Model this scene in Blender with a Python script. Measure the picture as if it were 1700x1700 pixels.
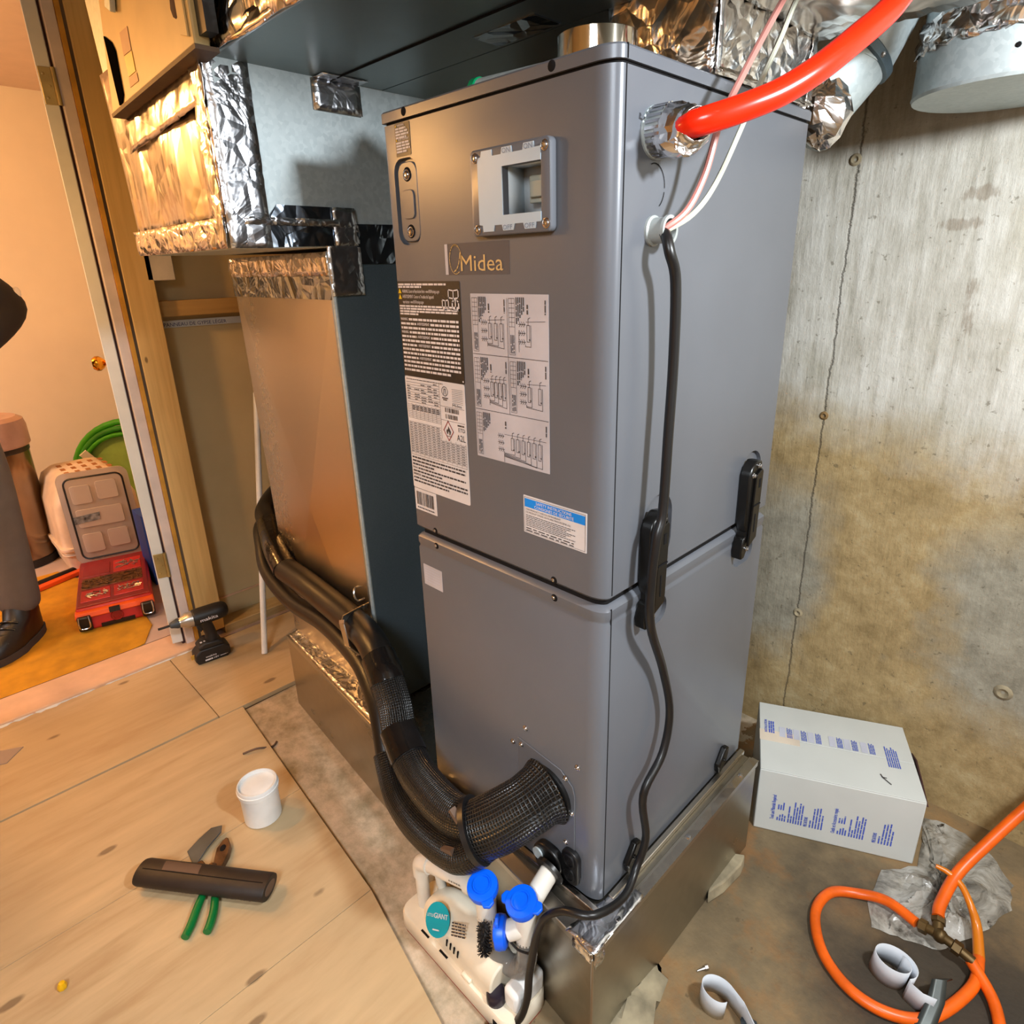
import bpy, bmesh, math, random
from mathutils import Vector, Matrix, Quaternion

random.seed(7)
for o in list(bpy.data.objects):
    bpy.data.objects.remove(o)
SC = bpy.context.scene
COL = SC.collection
S = 0.832            # all coordinates below are in drawing units, S metres each

# ------------------------------------------------------------------ camera
cam_d = bpy.data.cameras.new('camera')
cam = bpy.data.objects.new('camera', cam_d)
COL.objects.link(cam)
SC.camera = cam
yaw, pitch, roll = [math.radians(a) for a in (44.9809, -19.4199, -1.3982)]
fw = Vector((-math.sin(yaw) * math.cos(pitch), math.cos(yaw) * math.cos(pitch), math.sin(pitch)))
rt0 = Vector((math.cos(yaw), math.sin(yaw), 0))
up0 = rt0.cross(fw)
rt = rt0 * math.cos(roll) + up0 * math.sin(roll)
up = up0 * math.cos(roll) - rt0 * math.sin(roll)
cm = Matrix((rt, up, -fw)).transposed().to_4x4()
cm.translation = Vector((0.5835, -0.7808, 1.2706)) * S
cam.matrix_world = cm
cam_d.sensor_width = 36
cam_d.lens = 1052.5954 / 1700 * 36
cam_d.shift_x = (850 - 863.878) / 1700
cam_d.shift_y = (815.197 - 850) / 1700
cam_d.clip_start = 0.02

# ------------------------------------------------------------------ world, lamps, exposure
W = bpy.data.worlds.new('world'); SC.world = W
W.use_nodes = True
W.node_tree.nodes['Background'].inputs[0].default_value = (0.8, 0.85, 0.9, 1)
W.node_tree.nodes['Background'].inputs[1].default_value = 0.12
SC.view_settings.view_transform = 'Standard'
SC.view_settings.look = 'None'
SC.view_settings.gamma = 1
SC.view_settings.use_curve_mapping = False
SC.view_settings.exposure = 0.0
SC.cycles.caustics_reflective = False
SC.cycles.caustics_refractive = False
SC.cycles.blur_glossy = 1.0

def lamp(name, kind, loc, power, color, size=0.1, aim=None, spread=None):
    d = bpy.data.lights.new(name, kind)
    d.energy = power; d.color = color
    if kind == 'AREA':
        d.shape = 'DISK'; d.size = size
        if spread: d.spread = math.radians(spread)
    else:
        d.shadow_soft_size = size
    o = bpy.data.objects.new(name, d); COL.objects.link(o)
    o.location = Vector(loc) * S
    if aim is not None:
        o.rotation_euler = ((Vector(aim) - Vector(loc))).to_track_quat('-Z', 'Y').to_euler()
    return o
lamp('work_lamp', 'POINT', (1.10, 0.02, 1.70), 86, (0.91, 0.965, 1.0), 0.06)
lamp('room_fill', 'AREA', (0.9, -1.9, 2.1), 12, (0.86, 0.94, 1.0), 0.6, (-0.1, 0.0, -0.3), 95)  # fill added to lift the cabinet front and the floor
lamp('warm_bulb', 'POINT', (-1.72, -1.02, 1.74), 25, (1.0, 0.50, 0.15), 0.045)
lamp('hall_bulb', 'POINT', (-3.3, -1.3, 2.05), 46, (1.0, 0.50, 0.15), 0.06)
lamp('hall_cool_fill', 'AREA', (-3.0, -2.2, 1.2), 11, (0.9, 0.93, 1.0), 0.5, (-3.9, -0.1, 0.2))  # cool fill added to pale the lower hall wall

# ------------------------------------------------------------------ node helpers / materials
def srgb(r, g, b):
    f = lambda c: (c / 255 / 12.92) if c / 255 <= 0.04045 else ((c / 255 + 0.055) / 1.055) ** 2.4
    return (f(r), f(g), f(b), 1)

class NT:
    def __init__(s, name):
        s.m = bpy.data.materials.new(name); s.m.use_nodes = True
        s.t = s.m.node_tree; s.n = s.t.nodes; s.l = s.t.links
        s.b = s.n['Principled BSDF']
        s.tc = s.n.new('ShaderNodeTexCoord')
        s.geo = s.n.new('ShaderNodeNewGeometry')
        s.obj = s.tc.outputs['Object']; s.uv = s.tc.outputs['UV']; s.pos = s.geo.outputs['Position']
    def set(s, **k):
        names = dict(color='Base Color', rough='Roughness', metal='Metallic', ior='IOR', trans='Transmission Weight',
                     alpha='Alpha', coat='Coat Weight', spec='Specular IOR Level', emit='Emission Color', estr='Emission Strength',
                     normal='Normal', sss='Subsurface Weight', sheen='Sheen Weight', aniso='Anisotropic')
        for a, v in k.items():
            i = s.b.inputs[names[a]]
            if hasattr(v, 'links'): s.l.new(v, i)
            else: i.default_value = v
        return s
    def new(s, t, **ins):
        n = s.n.new(t)
        for k, v in ins.items():
            i = n.inputs[int(k[1:])] if k[0] == '_' and k[1:].isdigit() else n.inputs[k]
            if hasattr(v, 'links'): s.l.new(v, i)
            else: i.default_value = v
        return n
    def mapping(s, vec, scale=(1, 1, 1), rot=(0, 0, 0), loc=(0, 0, 0)):
        n = s.new('ShaderNodeMapping'); s.l.new(vec, n.inputs['Vector'])
        n.inputs['Scale'].default_value = scale; n.inputs['Rotation'].default_value = rot; n.inputs['Location'].default_value = loc
        return n.outputs[0]
    def noise(s, vec, scale=5, detail=4, rough=0.5, dist=0.0):
        n = s.new('ShaderNodeTexNoise'); s.l.new(vec, n.inputs['Vector'])
        n.inputs['Scale'].default_value = scale; n.inputs['Detail'].default_value = detail
        n.inputs['Roughness'].default_value = rough; n.inputs['Distortion'].default_value = dist
        return n.outputs['Fac']
    def voro(s, vec, scale=5, feature='F1', out='Distance', rand=1.0):
        n = s.new('ShaderNodeTexVoronoi'); n.feature = feature; s.l.new(vec, n.inputs['Vector'])
        n.inputs['Scale'].default_value = scale; n.inputs['Randomness'].default_value = rand
        return n.outputs[out]
    def ramp(s, fac, stops, interp='LINEAR'):
        n = s.new('ShaderNodeValToRGB'); s.l.new(fac, n.inputs[0]); r = n.color_ramp; r.interpolation = interp
        while len(r.elements) < len(stops): r.elements.new(0.5)
        for e, (p, c) in zip(r.elements, stops):
            e.position = p; e.color = c if len(c) == 4 else tuple(c) + (1,)
        return n.outputs[0]
    def bw(s, fac, a, b, inv=False):
        w, k = (1, 1, 1, 1), (0, 0, 0, 1)
        return s.ramp(fac, [(a, w if inv else k), (b, k if inv else w)])
    def math(s, op, a, b=0.0, clamp=False):
        n = s.new('ShaderNodeMath'); n.operation = op; n.use_clamp = clamp
        for i, v in enumerate((a, b)):
            if hasattr(v, 'links'): s.l.new(v, n.inputs[i])
            else: n.inputs[i].default_value = v
        return n.outputs[0]
    def mix(s, fac, a, b, mode='MIX'):
        n = s.new('ShaderNodeMix'); n.data_type = 'RGBA'; n.blend_type = mode
        for i, v in ((0, fac), (6, a), (7, b)):
            if hasattr(v, 'links'): s.l.new(v, n.inputs[i])
            else: n.inputs[i].default_value = v
        return n.outputs[2]
    def sep(s, vec):
        n = s.new('ShaderNodeSeparateXYZ'); s.l.new(vec, n.inputs[0]); return n.outputs
    def bump(s, h, strength=0.3, dist=0.01):
        n = s.new('ShaderNodeBump'); s.l.new(h, n.inputs['Height'])
        n.inputs['Strength'].default_value = strength; n.inputs['Distance'].default_value = dist
        s.set(normal=n.outputs[0]); return n.outputs[0]

def plain(name, c, rough=0.5, metal=0.0, var=0.08, vs=12, bump=0.0, bs=60, **k):
    t = NT(name)
    n = t.noise(t.obj, vs, 5)
    dark = tuple(x * (1 - var * 2) for x in c[:3]) + (1,)
    lite = tuple(min(1, x * (1 + var)) for x in c[:3]) + (1,)
    t.set(color=t.ramp(n, [(0.3, dark), (0.7, lite)]), rough=rough, metal=metal, **k)
    if bump: t.bump(t.noise(t.obj, bs, 4), bump, 0.004)
    return t.m

M = {}
M['cab'] = plain('cabinet_paint', srgb(102, 105, 112), 0.32, 0.12, 0.03, 5, 0.02, 900)
M['cab_in'] = plain('cabinet_gap', srgb(24, 23, 24), 0.9, spec=0.15)
M['black_pl'] = plain('black_plastic', srgb(22, 21, 22), 0.35, 0, 0.1)
M['black_paint'] = plain('black_steel', srgb(20, 19, 18), 0.28, 0.3, 0.1)
M['black_rub'] = plain('black_rubber', srgb(18, 17, 17), 0.36, 0, 0.15)
M['black_tape'] = plain('glossy_black_tape', srgb(17, 15, 15), 0.16, 0, 0.1, 30, 0.35, 45)
M['void'] = NT('unlit_recess').set(color=srgb(14, 13, 13), rough=1.0, spec=0.0).m
M['chrome'] = plain('screw_steel', srgb(205, 205, 208), 0.2, 1.0, 0.05)
M['white_lab'] = plain('white_label', srgb(222, 218, 220), 0.45)
M['grey_lab'] = plain('grey_label', srgb(190, 188, 196), 0.45)
M['black_lab'] = plain('black_label', srgb(38, 36, 36), 0.4)
M['ink'] = plain('black_ink', srgb(60, 56, 58), 0.5)
M['ink_white'] = plain('white_ink', srgb(226, 220, 222), 0.5)
M['ink_yel'] = plain('yellow_ink', srgb(235, 200, 20), 0.5)
M['ink_red'] = plain('red_ink', srgb(150, 50, 40), 0.5)
M['ink_cyan'] = plain('bright_blue_ink', srgb(0, 140, 240), 0.5)
M['ink_blue'] = plain('blue_ink', srgb(70, 92, 190), 0.6)
M['ink_lblue'] = plain('pale_blue_ink', srgb(196, 199, 214), 0.6)
M['ink_tan'] = plain('pale_tape_print', srgb(222, 208, 190), 0.5)
M['gold'] = plain('gold_lettering', srgb(214, 196, 150), 0.3, 0.5)
M['clear_film'] = NT('logo_film').set(color=srgb(120, 112, 112), rough=0.12, metal=0.0, alpha=0.35, coat=0.6).m
M['trans_pl'] = plain('milky_plastic', srgb(188, 205, 220), 0.3, 0, 0.03, sss=0.1)
M['emboss'] = plain('embossed_letter', srgb(120, 140, 168), 0.4)
M['lin_white'] = plain('liner_white', srgb(232, 242, 250), 0.35)
M['lin_grey'] = plain('breaker_grey', srgb(168, 172, 160), 0.4)
M['red_hose'] = plain('red_tube', srgb(250, 40, 12), 0.22, 0, 0.03)
M['or_hose'] = plain('orange_tube', srgb(236, 98, 14), 0.35, 0, 0.12, 25)
M['yel_tube'] = plain('amber_tube', srgb(215, 120, 20), 0.3)
M['brass'] = plain('tarnished_brass', srgb(104, 82, 48), 0.45, 0.7, 0.3)
M['brass_new'] = plain('polished_brass', srgb(225, 165, 60), 0.18, 1.0)
M['pink_wire'] = plain('pink_wire', srgb(205, 135, 125), 0.35)
M['white_wire'] = plain('white_wire', srgb(214, 216, 196), 0.4)
M['grey_pl'] = plain('grey_plastic', srgb(165, 170, 168), 0.4)
M['green_pl'] = plain('green_plastic', srgb(15, 150, 95), 0.3)
M['green_grip'] = plain('green_grip', srgb(0, 112, 52), 0.38)
M['steel_dull'] = plain('worn_steel', srgb(110, 84, 60), 0.45, 0.7, 0.3, 40)
M['pvc'] = plain('white_pvc', srgb(235, 228, 216), 0.35)
M['cream_pl'] = plain('cream_plastic', srgb(238, 226, 204), 0.38)
M['blue_cap'] = plain('blue_cap', srgb(0, 98, 250), 0.38)
M['teal'] = plain('teal_sticker', srgb(0, 160, 180), 0.35)
M['clear_pl'] = NT('clear_trap').set(color=srgb(232, 226, 218), rough=0.08, trans=0.75, ior=1.35).m
M['brush'] = plain('brush_bristle', srgb(20, 18, 18), 0.7, 0, 0.2, 40, 0.6, 180)
M['tie_rust'] = plain('rusty_tie', srgb(150, 118, 72), 0.8, 0, 0.2)
M['white_pl'] = plain('white_plastic', srgb(240, 240, 238), 0.35)
M['ochre'] = plain('ochre_sticker', srgb(220, 150, 20), 0.5)
M['yellow_pl'] = plain('yellow_plastic', srgb(245, 190, 10), 0.35)
M['carton'] = plain('white_carton', srgb(204, 207, 203), 0.7, 0, 0.03, 6, 0.05, 80)
M['carton_in'] = plain('tan_cardboard', srgb(190, 170, 150), 0.8)  # plain tan card of the tape roll core
M['strip'] = plain('white_strip', srgb(212, 216, 222), 0.5)
M['dark_metal'] = plain('dark_strap_metal', srgb(74, 78, 76), 0.4, 0.6, 0.2)
M['stone'] = plain('mortar', srgb(150, 138, 112), 0.9, 0, 0.25, 20, 0.6, 40)
M['white_door'] = plain('white_paint', srgb(226, 228, 224), 0.45, 0, 0.04)
M['pink_trim'] = plain('old_white_trim', srgb(232, 216, 208), 0.5, 0, 0.08)
M['gap_brown'] = plain('dark_gap', srgb(60, 30, 28), 0.8)
M['foam_yel'] = plain('yellow_sealant', srgb(214, 158, 60), 0.7, 0, 0.15)
M['hinge'] = plain('painted_hinge', srgb(190, 168, 110), 0.4, 0.6, 0.2)
M['wallpaint'] = plain('hall_wall_paint', srgb(236, 226, 204), 0.8, 0, 0.01)
M['hallceil'] = plain('hall_ceiling_paint', srgb(220, 196, 170), 0.9, 0, 0.02)
M['tile'] = plain('pink_floor_tile', srgb(206, 184, 172), 0.4, 0, 0.05, 8)
M['mat'] = plain('ochre_mat', srgb(206, 146, 24), 0.85, 0, 0.12, 14, 0.2, 220)
M['sill'] = plain('pale_wood_sill', srgb(226, 186, 152), 0.6, 0, 0.08, 10)
M['bin_lid'] = plain('bin_lid', srgb(186, 150, 132), 0.35)
M['bin_steel'] = plain('bin_steel', srgb(150, 130, 110), 0.22, 0.95, 0.04)
M['carrier'] = plain('carrier_plastic', srgb(236, 214, 188), 0.45)
M['carrier_hole'] = plain('carrier_slot', srgb(170, 110, 50), 0.7)
M['lime'] = plain('lime_fabric', srgb(60, 170, 20), 0.55, 0, 0.15)
M['lime_pale'] = plain('pale_lime_fabric', srgb(150, 195, 105), 0.7, 0, 0.1)
M['red_box'] = plain('red_tool_plastic', srgb(196, 40, 34), 0.4)
M['red_dk'] = plain('dark_red_plastic', srgb(140, 30, 30), 0.4)
M['smoke'] = NT('smoky_lid').set(color=srgb(196, 176, 160), rough=0.12, alpha=0.62).m
M['smoke_rib'] = NT('smoky_lid_rib').set(color=srgb(215, 195, 178), rough=0.2, alpha=0.7).m
M['silver_lab'] = plain('silver_sticker', srgb(150, 150, 155), 0.25, 0.7, 0.4, 60)
M['brown_bits'] = plain('brown_bits', srgb(110, 70, 35), 0.6, 0, 0.4, 60)
M['blue_box'] = plain('blue_box', srgb(30, 70, 170), 0.5)
M['orange_pl'] = plain('orange_tool', srgb(240, 90, 20), 0.45)
M['trouser'] = plain('grey_trousers', srgb(98, 92, 88), 0.9, 0, 0.1, 10, 0.3, 14)
M['jacket'] = plain('black_jacket', srgb(24, 20, 24), 0.85)
M['boot'] = plain('black_boot', srgb(22, 19, 18), 0.45, 0, 0.2)
M['sole'] = plain('grey_sole', srgb(58, 54, 54), 0.8)
M['skin'] = plain('skin', srgb(205, 158, 130), 0.55)
M['hair'] = plain('brown_hair', srgb(60, 42, 30), 0.7)
M['filter_door'] = plain('cream_filter_door', srgb(214, 186, 128), 0.45, 0, 0.05)
M['tool_black'] = plain('tool_black', srgb(28, 25, 24), 0.5, 0, 0.15)
M['tool_steel'] = plain('tool_steel', srgb(190, 186, 180), 0.3, 0.9)
M['pipe_foam'] = plain('black_foam', srgb(40, 32, 28), 0.55, 0, 0.2, 20)
M['grey_patch'] = plain('dusty_patch', srgb(105, 82, 66), 0.7)
M['slate'] = plain('slate_steel', srgb(70, 78, 84), 0.5, 0.3, 0.2)
M['purple_pl'] = plain('dark_float_knob', srgb(36, 28, 40), 0.3)
M['paper'] = plain('panel_strip_paper', srgb(225, 225, 222), 0.6)
M['navy_ink'] = plain('navy_ink', srgb(40, 56, 110), 0.6)
M['pinkish'] = plain('faded_pink_sticker', srgb(196, 152, 120), 0.5)
M['beige_box'] = plain('pale_board', srgb(214, 204, 190), 0.6)

def mk_metal(name, ca, cb, rough, spang, scale, grain=None, metal=0.9, dirt=None):
    t = NT(name)
    v = t.voro(t.obj, scale, out='Color')
    f = t.sep(v)[0]
    n = t.noise(t.obj, 4, 5)
    if grain: n = t.noise(t.mapping(t.obj, grain), 3, 1)
    f2 = t.math('ADD', t.math('MULTIPLY', f, spang), t.math('MULTIPLY', n, 1 - spang))
    c = t.ramp(f2, [(0.0, ca), (1.0, cb)])
    if dirt:
        c = t.mix(t.bw(t.noise(t.obj, 3, 6, 0.7), 0.55, 0.75), c, dirt)
    t.set(color=c, metal=metal, rough=t.math('ADD', t.math('MULTIPLY', f2, 0.18), rough))
    t.bump(t.noise(t.obj, 2.2, 1), 0.06, 0.02)
    return t.m
M['galv'] = mk_metal('galvanized_spangle', srgb(176, 190, 194), srgb(212, 222, 224), 0.42, 0.4, 130, metal=0.45)
M['galv_dark'] = mk_metal('galvanized_dull', srgb(92, 110, 120), srgb(116, 132, 142), 0.4, 0.25, 400, metal=0.65)
M['sheet'] = mk_metal('sheet_metal', srgb(186, 180, 170), srgb(200, 194, 184), 0.2, 0.04, 90, (1, 1, 0.1), 1.0)
M['sheet_cool'] = mk_metal('sheet_metal_plenum', srgb(156, 150, 138), srgb(190, 184, 170), 0.22, 0.2, 60, (0.4, 0.4, 2), 1.0)
M['trunk'] = mk_metal('trunk_sheet', srgb(108, 120, 120), srgb(140, 150, 150), 0.3, 0.2, 60, metal=0.9)

def mk_foil(name, c, rough=0.16, sc=14, st=0.9):
    t = NT(name)
    n1 = t.noise(t.obj, sc, 3, 0.55, 1.2)
    n2 = t.voro(t.obj, sc * 2.2, 'DISTANCE_TO_EDGE')
    h = t.math('ADD', n1, t.math('MULTIPLY', t.math('MINIMUM', n2, 0.25), 0.9))
    t.set(color=c, metal=1.0, rough=rough)
    t.bump(h, st, 0.03)
    return t.m
M['foil'] = mk_foil('crinkled_foil', srgb(226, 222, 220), 0.22, 10, 0.35)
M['foil_flat'] = mk_foil('smooth_foil', srgb(196, 188, 178), 0.2, 4, 0.22)
M['foil_tape'] = mk_foil('foil_tape', srgb(222, 224, 230), 0.26, 12, 0.22)
M['foil_dark'] = mk_foil('dark_foil_tape', srgb(150, 160, 172), 0.2, 8, 0.35)
M['roll'] = plain('foil_roll_side', srgb(226, 216, 200), 0.1, 1.0, 0.05)

def mk_sleeve():
    t = NT('woven_black_sleeve')
    x, y, _ = t.sep(t.uv)
    a = t.math('SINE', t.math('MULTIPLY', x, 2 * math.pi * 44))
    b = t.math('SINE', t.math('MULTIPLY', y, 2 * math.pi * 210))
    h = t.math('MAXIMUM', a, b)
    pit = t.bw(t.math('MULTIPLY', t.math('ADD', a, 1), t.math('ADD', b, 1)), 0.5, 0.9)
    t.set(color=t.ramp(h, [(0.0, srgb(8, 8, 8)), (1.0, srgb(28, 27, 27))]), rough=0.3)
    t.bump(h, 0.7, 0.003)
    return t.m
M['sleeve'] = mk_sleeve()

def mk_wood(name, base, dark, grain=(30, 30, 2), knots=3.0, kcol=None, rough=0.6, pos=True, kth=0.09):
    t = NT(name)
    p = t.pos if pos else t.obj
    g = t.noise(t.mapping(p, grain), 1.0, 5, 0.6, 0.3)
    big = t.noise(p, 2.2, 3)
    c = t.ramp(g, [(0.28, dark), (0.52, base), (0.8, tuple(min(1, x * 1.18) for x in base[:3]) + (1,))])
    c = t.mix(t.bw(big, 0.35, 0.75), c, tuple(x * 0.82 for x in base[:3]) + (1,))
    if knots:
        kv = t.voro(t.mapping(p, tuple(knots * (0.45 if gg == min(grain) else 1.0) for gg in grain)), 1.0)
        kk = t.bw(t.math('ADD', kv, t.math('MULTIPLY', t.noise(p, 40, 3), 0.05)), kth * 0.7, kth, True)
        c = t.mix(t.math('MULTIPLY', kk, 0.75), c, kcol or tuple(x * 0.3 for x in dark[:3]) + (1,))
    t.set(color=c, rough=rough)
    t.bump(g, 0.12, 0.004)
    return t.m
M['ply'] = mk_wood('plywood', srgb(200, 174, 134), srgb(182, 152, 112), (26, 4.0, 20), 10, srgb(112, 90, 66), 0.66, kth=0.135)
M['stud'] = mk_wood('pine_stud', srgb(230, 194, 128), srgb(208, 166, 100), (50, 50, 2.2), 9, srgb(96, 62, 30), 0.65, kth=0.075)
M['stud_dark'] = mk_wood('old_brown_wood', srgb(92, 66, 40), srgb(60, 42, 26), (40, 40, 2), 0)
M['board'] = mk_wood('blocking_board', srgb(190, 150, 90), srgb(150, 110, 60), (30, 2, 30), 0)
M['plate_wood'] = mk_wood('weathered_plate', srgb(196, 170, 120), srgb(120, 96, 60), (20, 3, 30), 4)
t = NT('tan_gypsum_paper')
t.set(color=t.ramp(t.noise(t.pos, 3, 4), [(0.3, srgb(196, 174, 130)), (0.7, srgb(214, 192, 146))]), rough=0.85); t.bump(t.noise(t.pos, 90, 3), 0.05, 0.003)
M['gyps'] = t.m

def mk_wall():
    t = NT('concrete_wall')
    p = t.pos; x, y, z = t.sep(p)
    nb = t.noise(p, 2.6, 5, 0.6); nf = t.noise(p, 9, 6, 0.65)
    streak = t.noise(t.mapping(p, (26, 26, 3.2)), 1.6, 6, 0.7)
    zz = t.math('ADD', z, t.math('MULTIPLY', t.math('SUBTRACT', nf, 0.5), 0.16))
    zz = t.math('ADD', zz, t.math('MULTIPLY', x, 0.12))
    upper = t.ramp(t.math('ADD', t.math('MULTIPLY', streak, 0.6), t.math('MULTIPLY', nf, 0.4)), [(0.3, srgb(146, 142, 127)), (0.45, srgb(186, 182, 170)), (0.62, srgb(212, 210, 201))])
    upper = t.mix(t.bw(nb, 0.5, 0.72), upper, srgb(176, 170, 148))
    tan = t.ramp(t.noise(p, 14, 8, 0.75), [(0.3, srgb(136, 114, 74)), (0.55, srgb(172, 148, 104)), (0.75, srgb(192, 174, 134))])
    grey = t.ramp(t.noise(p, 18, 8, 0.75), [(0.3, srgb(126, 120, 104)), (0.7, srgb(172, 166, 148))])
    right = t.math('ADD', t.math('MULTIPLY', x, 1.0), t.math('MULTIPLY', nb, 0.9))
    g1 = t.bw(right, 0.62, 0.78)
    left = t.bw(t.math('ADD', x, t.math('MULTIPLY', nb, 0.35)), 0.09, 0.18, True)
    lowz = t.bw(t.math('ADD', z, t.math('MULTIPLY', nb, 0.4)), 0.62, 0.78, True)
    lowg = t.bw(t.math('ADD', z, t.math('MULTIPLY', nf, 0.2)), 0.05, 0.2)
    gm = t.math('MULTIPLY', t.math('MULTIPLY', t.math('MAXIMUM', g1, left), lowz), lowg)
    lower = t.mix(gm, tan, grey)
    c = t.mix(t.bw(zz, 0.60, 0.76), lower, upper)
    # white bloom just over the tide line
    speck = t.bw(t.noise(p, 60, 3, 0.6), 0.66, 0.72)
    c = t.mix(t.math('MULTIPLY', speck, 0.55), c, srgb(92, 82, 60))
    # smears
    for (sx, sz, ax, az) in ((0.215, 1.41, 0.035, 0.012), (0.205, 1.345, 0.05, 0.01), (0.235, 1.17, 0.012, 0.06)):
        dx = t.math('DIVIDE', t.math('SUBTRACT', x, sx * S), ax); dz = t.math('DIVIDE', t.math('SUBTRACT', z, sz * S), az)
        d = t.math('ADD', t.math('ADD', t.math('MULTIPLY', dx, dx), t.math('MULTIPLY', dz, dz)), t.math('MULTIPLY', t.math('SUBTRACT', t.math('ADD', streak, nf), 1.0), 7))
        c = t.mix(t.math('MULTIPLY', t.bw(d, -0.2, 1.2, True), 0.42), c, srgb(116, 94, 70))
    # form joint crack
    cx = t.math('ABSOLUTE', t.math('ADD', t.math('SUBTRACT', x, -0.0745 * S), t.math('MULTIPLY', t.math('SUBTRACT', t.noise(t.mapping(p, (1, 1, 2)), 9, 6, 0.8), 0.5), 0.022)))
    crack = t.bw(cx, 0.0006, 0.0022, True)
    c = t.mix(t.math('MULTIPLY', crack, 0.65), c, srgb(84, 76, 62))
    t.set(color=c, rough=0.9)
    h = t.math('SUBTRACT', t.math('ADD', streak, t.math('MULTIPLY', t.noise(p, 50, 6, 0.7), 0.7)), t.math('MULTIPLY', crack, 1.5))
    t.bump(h, 0.45, 0.008)
    return t.m
M['concrete'] = mk_wall()
def mk_floor():
    t = NT('stained_concrete_floor')
    p = t.pos; x, y, z = t.sep(p)
    n = t.noise(p, 3.4, 7, 0.65); n2 = t.noise(p, 12, 8, 0.7)
    c = t.ramp(n, [(0.3, srgb(84, 73, 54)), (0.5, srgb(122, 104, 76)), (0.72, srgb(154, 122, 80))])
    rust = t.bw(t.noise(t.mapping(p, (1, 1, 1), loc=(3, 1, 0)), 4.2, 6, 0.7), 0.48, 0.68)
    nearx = t.bw(t.math('ADD', x, t.math('MULTIPLY', n2, 0.3)), 0.35, 0.6, True)
    c = t.mix(t.math('MULTIPLY', t.math('MULTIPLY', rust, nearx), 0.8), c, srgb(150, 96, 40))
    c = t.mix(t.math('MULTIPLY', t.bw(n2, 0.5, 0.7), 0.35), c, srgb(112, 98, 76))
    # dark greasy stain
    dx = t.math('SUBTRACT', x, 0.62 * S); dy = t.math('SUBTRACT', y, 0.52 * S)
    d = t.math('ADD', t.math('SQRT', t.math('ADD', t.math('MULTIPLY', dx, dx), t.math('MULTIPLY', dy, dy))), t.math('MULTIPLY', t.math('SUBTRACT', n, 0.5), 0.35))
    c = t.mix(t.math('MULTIPLY', t.bw(d, 0.18, 0.36, True), 0.85), c, srgb(44, 38, 32))
    spots = t.bw(t.noise(p, 55, 3, 0.6), 0.68, 0.74)
    c = t.mix(t.math('MULTIPLY', spots, 0.6), c, srgb(80, 66, 44))
    # pale lime dust in the pit by the plenum's left end
    lx = t.bw(t.math('ADD', x, t.math('MULTIPLY', n2, 0.25)), -0.98, -0.72, True)
    c = t.mix(t.math('MULTIPLY', lx, 0.75), c, t.ramp(n2, [(0.35, srgb(150, 142, 118)), (0.65, srgb(226, 208, 184))]))
    t.set(color=c, rough=t.math('ADD', 0.7, t.math('MULTIPLY', n2, 0.2)))
    t.bump(t.math('ADD', n2, t.noise(p, 70, 5)), 0.3, 0.006)
    return t.m
M['floor'] = mk_floor()
def mk_bag():
    t = NT('dirty_plastic_sheet')
    n = t.noise(t.obj, 9, 6, 0.65, 0.8)
    c = t.ramp(n, [(0.34, srgb(74, 68, 60)), (0.5, srgb(164, 160, 150)), (0.7, srgb(206, 204, 198))])
    c = t.mix(t.bw(t.noise(t.obj, 16, 4, 0.6, 1.5), 0.62, 0.7), c, srgb(52, 46, 40))
    t.set(color=c, rough=0.25, alpha=0.93)
    t.bump(t.noise(t.obj, 14, 3, 0.5, 1.5), 0.6, 0.02)
    return t.m
M['bag'] = mk_bag()

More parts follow.
